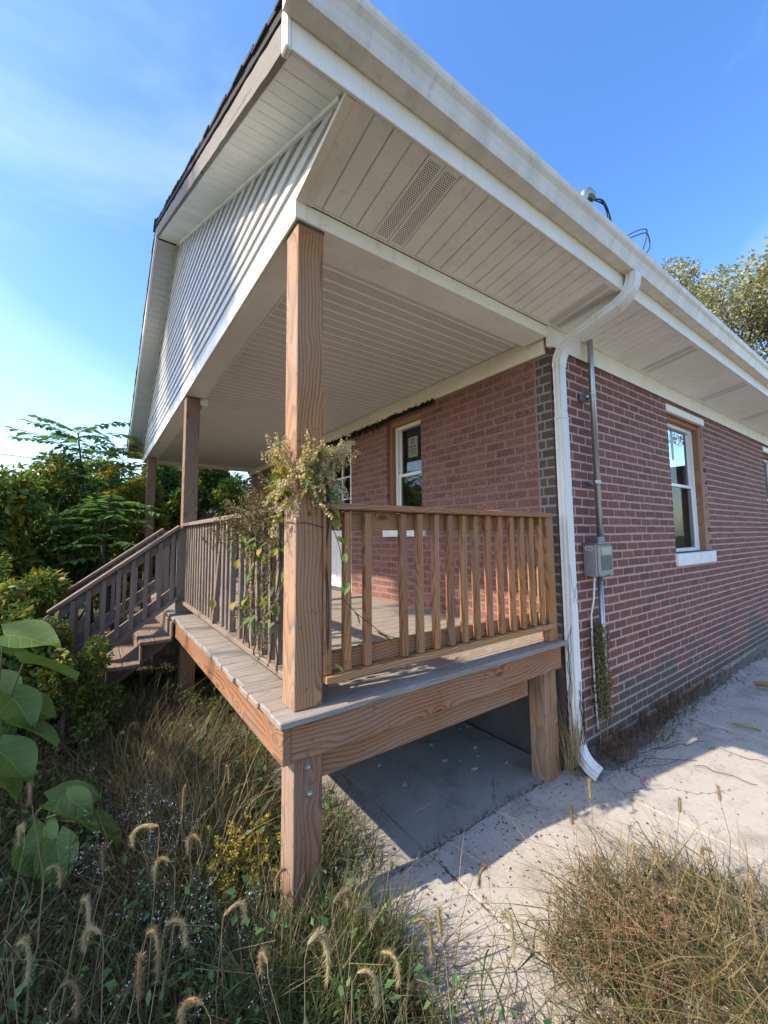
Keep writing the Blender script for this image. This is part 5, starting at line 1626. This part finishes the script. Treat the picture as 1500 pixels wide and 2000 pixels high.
def heart(L_):
    m = big_leaf_mesh(L_, L_ * .8, .25); return m
def leaves_at(t, spots, mat):
    for (p, L_, yw, pt) in spots:
        o_ = obj('leaf', heart(L_), mat, t, p, (0, 0, 0), smooth=True)
        reg(o_, Matrix.Translation(Vector(p)) @ Euler((R(rv(-25, 25)), R(pt), R(yw))).to_matrix().to_4x4(), t)
pv = thing('climbing_vine', 'dried seed covered vine wrapped round the corner post', 'vine', (-D + .07, .07, ZD))
def post_start():
    s_ = random.choice((0, 0, 1, 1, 2, 3)); z_ = random.gauss(2.02, .065)
    if s_ == 0: return ((-D - .006, rv(-.02, .16), z_), (-1, 0, 0))
    if s_ == 1: return ((rv(-D, -D + .16), -.008, z_), (0, -1, 0))
    if s_ == 2: return ((-D + .15, rv(-.02, .14), z_), (1, -.2, 0))
    return ((rv(-D, -D + .14), .15, z_), (0, 1, 0))
strands(pv, 66, post_start, 'seed_tan', (.008, .015), 12, .8, (.07, .18), .35)
def post_low():
    p, n_ = post_start(); return ((p[0], p[1], p[2] - .03), n_)
strands(pv, 40, post_low, 'seed_tan', (.009, .019), 11, -.3, (.08, .2), .6, .25)
def arm(): return ((-D + .15, rv(-.02, .05), rv(2.02, 2.14)), (.9, -.35, .1))
strands(pv, 12, arm, 'seed_tan', (.007, .013), 12, .35, (.12, .22), 1.2)
vl = []
for _ in range(60):
    p, n_ = post_start()
    vl.append(((p[0] + n_[0] * rv(.02, .07), p[1] + n_[1] * rv(.02, .07), p[2] + rv(-.12, .06)), rv(.03, .055), rv(0, 360), rv(10, 60)))
for p, L_ in (((-1.875, -.035, 1.87), .075), ((-1.86, -.045, 1.80), .06), ((-1.85, -.05, 1.72), .08), ((-1.82, -.06, 1.64), .05), ((-1.80, -.055, 1.50), .06), ((-1.76, -.06, 1.36), .055), ((-1.70, -.06, 1.33), .05), ((-1.62, -.06, 1.24), .09), ((-1.86, -.05, 1.13), .05), ((-1.885, -.04, 1.93), .07)):
    vl.append((p, L_, rv(200, 340), rv(20, 60)))
leaves_at(pv, vl, 'vine_leaf')
def curve(p, jit=0., sub=5):
    pts = []
    for a, b in zip(p[:-1], p[1:]):
        for t in range(sub): pts.append(Vector(a).lerp(Vector(b), t / sub) + Vector((rv(-jit, jit), rv(-jit, jit), rv(-jit, jit))))
    pts.append(Vector(p[-1]))
    for _ in range(2): pts = [pts[0]] + [(pts[k - 1] + pts[k] * 2 + pts[k + 1]) / 4 for k in range(1, len(pts) - 1)] + [pts[-1]]
    return [tuple(q) for q in pts]
obj('main_stem', MB().tube(curve([(-1.885, .0, .97), (-1.88, -.02, 1.3), (-1.89, -.012, 1.6), (-1.88, -.02, 1.9), (-1.89, -.01, 2.1)], .008), .007, 6), 'stem_dark', pv)
obj('tendril', MB().tube(curve([(-1.88, -.03, 1.82), (-1.84, -.05, 1.68), (-1.82, -.06, 1.52), (-1.82, -.06, 1.42), (-1.75, -.06, 1.36), (-1.6, -.06, 1.24), (-1.5, -.05, 1.2)], .006), .002, 5), 'stem_dark', pv)
obj('tendril', MB().tube(curve([(-D - .003, .1, 1.80), (-D - .004, .0, 1.79), (-D + .05, -.006, 1.795), (-D + .15, -.008, 1.77)], .002), .0018, 4), 'stem_dark', pv)
fv = thing('climbing_vine', 'tangled brown vine smothering the front railing beside the corner post', 'vine', (-D, .7, ZD))
def rail_start(): 
    y_ = abs(random.gauss(0, .55)) + .16
    return ((-D + rv(-.03, .1), y_, rv(1.70, 1.93) - .1 * y_), (-.6, 0, .2))
strands(fv, 120, rail_start, 'moss_vine', (.007, .015), 11, .5, (.10, .26), .7)
def rail_low(): return ((-D + rv(-.02, .06), abs(random.gauss(0, .4)) + .17, rv(1.25, 1.75)), (-.6, 0, 0))
strands(fv, 40, rail_low, 'moss_vine', (.008, .018), 8, -.6, (.10, .28), .5, .2)
vl = []
for _ in range(46):
    p, n_ = rail_low() if random.random() < .65 else rail_start()
    vl.append(((p[0] - rv(.02, .06), p[1], p[2]), rv(.035, .07), rv(150, 300), rv(20, 70)))
leaves_at(fv, vl, 'vine_leaf')
for k_ in range(6):
    y_ = .2 + k_ * .12
    obj('main_stem', MB().tube(curve([(-D + .02, y_ + .05, 1.05), (-D - .0, y_, 1.15), (-D + .01, y_ + .04, 1.4), (-D + .0, y_ - .02, 1.8)], .02), .004, 5), 'stem_dark', fv)
iv = thing('dead_ivy', 'dark dead ivy clinging under the white band on the porch wall', 'vine', (FWX - .02, 2.8, 3.13))
def ivy_start(): 
    y_ = rv(1.35, 4.4); return ((FWX - rv(.012, .03), y_, 3.165 - abs(random.gauss(0, .022)) * (1.5 if y_ > 2.3 else .6)), (-1, 0, 0))
n_ = 1700
P_ = np.array([ivy_start()[0] for _ in range(n_)])
v, f = np_leaves(P_, RNG.normal(size=(n_, 3)), RNG.normal(size=(n_, 3)), RNG.uniform(.02, .045, n_), RNG.uniform(.015, .035, n_))
me = np_mesh('leaves', v, f); me.materials.append(M['ivy_dead']); obj('leaves', me, None, iv)
obj('main_stem', MB().tube(curve([(FWX - .012, 4.4, 3.15), (FWX - .012, 3.4, 3.13), (FWX - .012, 2.4, 3.15), (FWX - .012, 1.4, 3.155)], .01), .006, 5), 'stem_dark', iv)
mv = thing('climbing_vine', 'mossy brown vine clump at the foot of the lower conduit', 'vine', (.5, -.05, .3))
n_ = 2600
z_ = RNG.uniform(.28, 1.0, n_)
P_ = np.stack([.50 + RNG.normal(size=n_) * (.03 + .03 * np.sin(z_ * 9) ** 2) + .02, -.055 + RNG.normal(size=n_) * .022, z_], 1)
v, f = np_leaves(P_, RNG.normal(size=(n_, 3)) + [0, 0, -.6], RNG.normal(size=(n_, 3)), RNG.uniform(.012, .035, n_), RNG.uniform(.008, .02, n_))
me = np_mesh('leaves', v, f); me.materials.append(M['moss_vine']); obj('leaves', me, None, mv)
for k_ in range(5):
    obj('main_stem', MB().tube(curve([(.46 + k_ * .03, -.04, .0), (.47 + k_ * .02, -.07, .4), (.48 + k_ * .03, -.05, .95)], .02), .003, 4), 'stem_dry', mv)
dv = thing('vine_stems', 'thin dark vine stems clinging to the lower downspout', 'vine', (DX, -.1, .1))
for k_ in range(9):
    z0_ = rv(.05, .35); xx = DX + rv(-.04, .04)
    p = [(xx, -.100, z0_)]
    for j in range(5): p.append((min(DX + .043, max(DX - .043, p[-1][0] + rv(-.035, .035))), -.0985 - rv(0, .006), p[-1][2] + rv(.03, .10)))
    obj('stem', MB().tube(curve(p, .004), .0026, 4), 'stem_dark', dv)
for k_ in range(4):
    p = [(DX - .046, -.09 + .015 * k_, .1 + k_ * .1)]
    for j in range(7): p.append((DX - .0455 - rv(0, .004), -.062 + rv(-.03, .03), p[-1][2] + rv(.06, .14)))
    obj('stem', MB().tube(curve(p, .003), .0016, 4), 'stem_dark', dv)
obj('stem', MB().tube(curve([(DX - .045, -.098, 1.5), (DX - .02, -.0975, 1.32), (DX + .02, -.098, 1.25), (DX + .044, -.0975, 1.2)], .003), .0012, 4), 'stem_dark', dv)
obj('stem', MB().tube(curve([(DX + .044, -.0975, 1.36), (DX + .01, -.098, 1.3), (DX - .02, -.0985, 1.22)], .003), .0012, 4), 'stem_dark', dv)

# ---- litter on the slabs
for k_, (x_, y_) in enumerate(sorted([(rv(.35, 1.3), rv(-.55, -.18)) for _ in range(7)], key=lambda q: screen_u((q[0], q[1], 0)))):
    p = [(x_, y_, .006)]
    a = rv(-.9, .3)
    for j in range(6):
        a += rv(-.6, .6); p.append((p[-1][0] + .09 * math.cos(a), p[-1][1] + .06 * math.sin(a), rv(.004, .03)))
    tag(obj('dry_runner', MB().tube(curve(p, .004), .0022, 4), 'stem_dark'), 'thin dark dried runner on the slab near the downspout, ' + ORD[k_] + ' from the left', 'twig', 'dried runners on the slabs')
for k_, (x_, y_, a, l_) in enumerate(((-.97, .86, .5, .10), (-.90, .79, .6, .11), (-.82, .70, .55, .13), (-.55, .95, .3, .08), (-.30, 1.1, .8, .07), (-1.05, .55, .5, .06))):
    tag(obj('straw', MB().tube([(x_, y_, .006), (x_ + l_ * math.cos(a - .9), y_ + l_ * math.sin(a - .9), .010)], .0022, 5), 'grass_dry'), ['pale straw on the shaded slab under the porch, ' + q + ' of the six' for q in ('second nearest', 'third nearest', 'longest', 'farthest but one', 'farthest', 'nearest and shortest')][k_], 'straw', 'straws under the porch')
def fallen(name, label, p, L_, yw, mat, asp=.5):
    m = big_leaf_mesh(L_, L_ * asp, .5)
    o_ = tag(obj(name, m, mat, None, p, (0, 0, R(yw)), smooth=True), label, 'leaf')
    reg(o_, Matrix.Translation(Vector(p)) @ Euler((R(6), R(-8), R(yw))).to_matrix().to_4x4(), None)
fallen('fallen_leaf', 'curled brown fallen leaf on the far slab', (3.15, -.40, .04), .22, -60, 'leaf_brown', .6)
fallen('fallen_leaf', 'long yellow green fallen leaf lying on the shaded slab', (1.88, -.52, .02), .17, -75, 'leaf_fallen', .3)
n_ = 1500
P_ = np.stack([RNG.uniform(-1.5, 4.2, n_), np.where(RNG.random(n_) < .6, -np.abs(RNG.normal(size=n_)) * .28, RNG.uniform(-1.5, .1, n_)), np.full(n_, .006)], 1)
nn = RNG.normal(size=(n_, 3)) * .25; nn[:, 2] = 1
dd = RNG.normal(size=(n_, 3)); dd[:, 2] *= .1
v, f = np_leaves(P_, dd, nn, RNG.uniform(.006, .024, n_), RNG.uniform(.004, .012, n_))
me = np_mesh('debris', v, f); me.materials.append(M['grass_dark'])
tag(obj('debris', me, None), 'small dry leaf crumbs scattered over the concrete slabs', 'debris', kind='stuff')
cr = MB()
for k_ in range(26):
    x_, y_, s_ = rv(-1.0, .05), rv(.3, 1.5), rv(.006, .022)
    cr.v += []
    m = MB().box((-s_, -s_ * .8, 0), (s_, s_ * .8, s_ * 1.1), s_ * .35)
    cr.add([(p[0] + x_ + rv(-.3, .3) * s_, p[1] + y_ + rv(-.3, .3) * s_, p[2]) for p in m.v], m.f)
tag(obj('rubble', cr, 'concrete_shaded'), 'small stones and rubble in the dark under the porch', 'rubble', kind='stuff')

# ---- far things: neighbour's house and utility line
nb = thing('neighbour_house', 'brown roofed neighbouring house half hidden behind the shrubs', 'house', (-2.2, 19, 0))
NBX0, NBX1, NBY = -8.0, 3.2, 18.0
obj('wall', MB().box((NBX0, NBY, -.05), (NBX1, NBY + 6, 2.75)), plain('tan_siding', (.30, .25, .20), .8), nb)
m = MB().prism([(NBX0 - .4, NBY - .5, 2.7), (NBX0 - .4, NBY + 3, 4.15), (NBX0 - .4, NBY + 6.5, 2.7), (NBX0 - .4, NBY + 6.5, 2.85), (NBX0 - .4, NBY + 3, 4.35), (NBX0 - .4, NBY - .5, 2.85)], (0, 0, 0), (NBX1 - NBX0 + .8, 0, 0))
rfn = obj('roof', m, 'shingle', nb)
for xw_ in (-6.5, -4.2, -2.3, .4):
    f_ = bx('window', 'vinyl_frame', nb, (xw_, NBY - .03, 1.2), (xw_ + 1.1, NBY + .02, 2.3), .01)
    bx('pane', 'dark_metal', f_, (xw_ + .07, NBY - .035, 1.27), (xw_ + 1.03, NBY - .031, 2.23), 0)
pts = [tuple(Vector((-14., 24.6, 6.6)).lerp(Vector((8., 28.5, 6.35)), t / 20) - Vector((0, 0, .55 * math.sin(math.pi * t / 20)))) for t in range(21)]
tag(obj('utility_line', MB().tube(pts, .018, 5), 'black_wire'), 'thin utility line sagging across the sky at the left', 'wire')
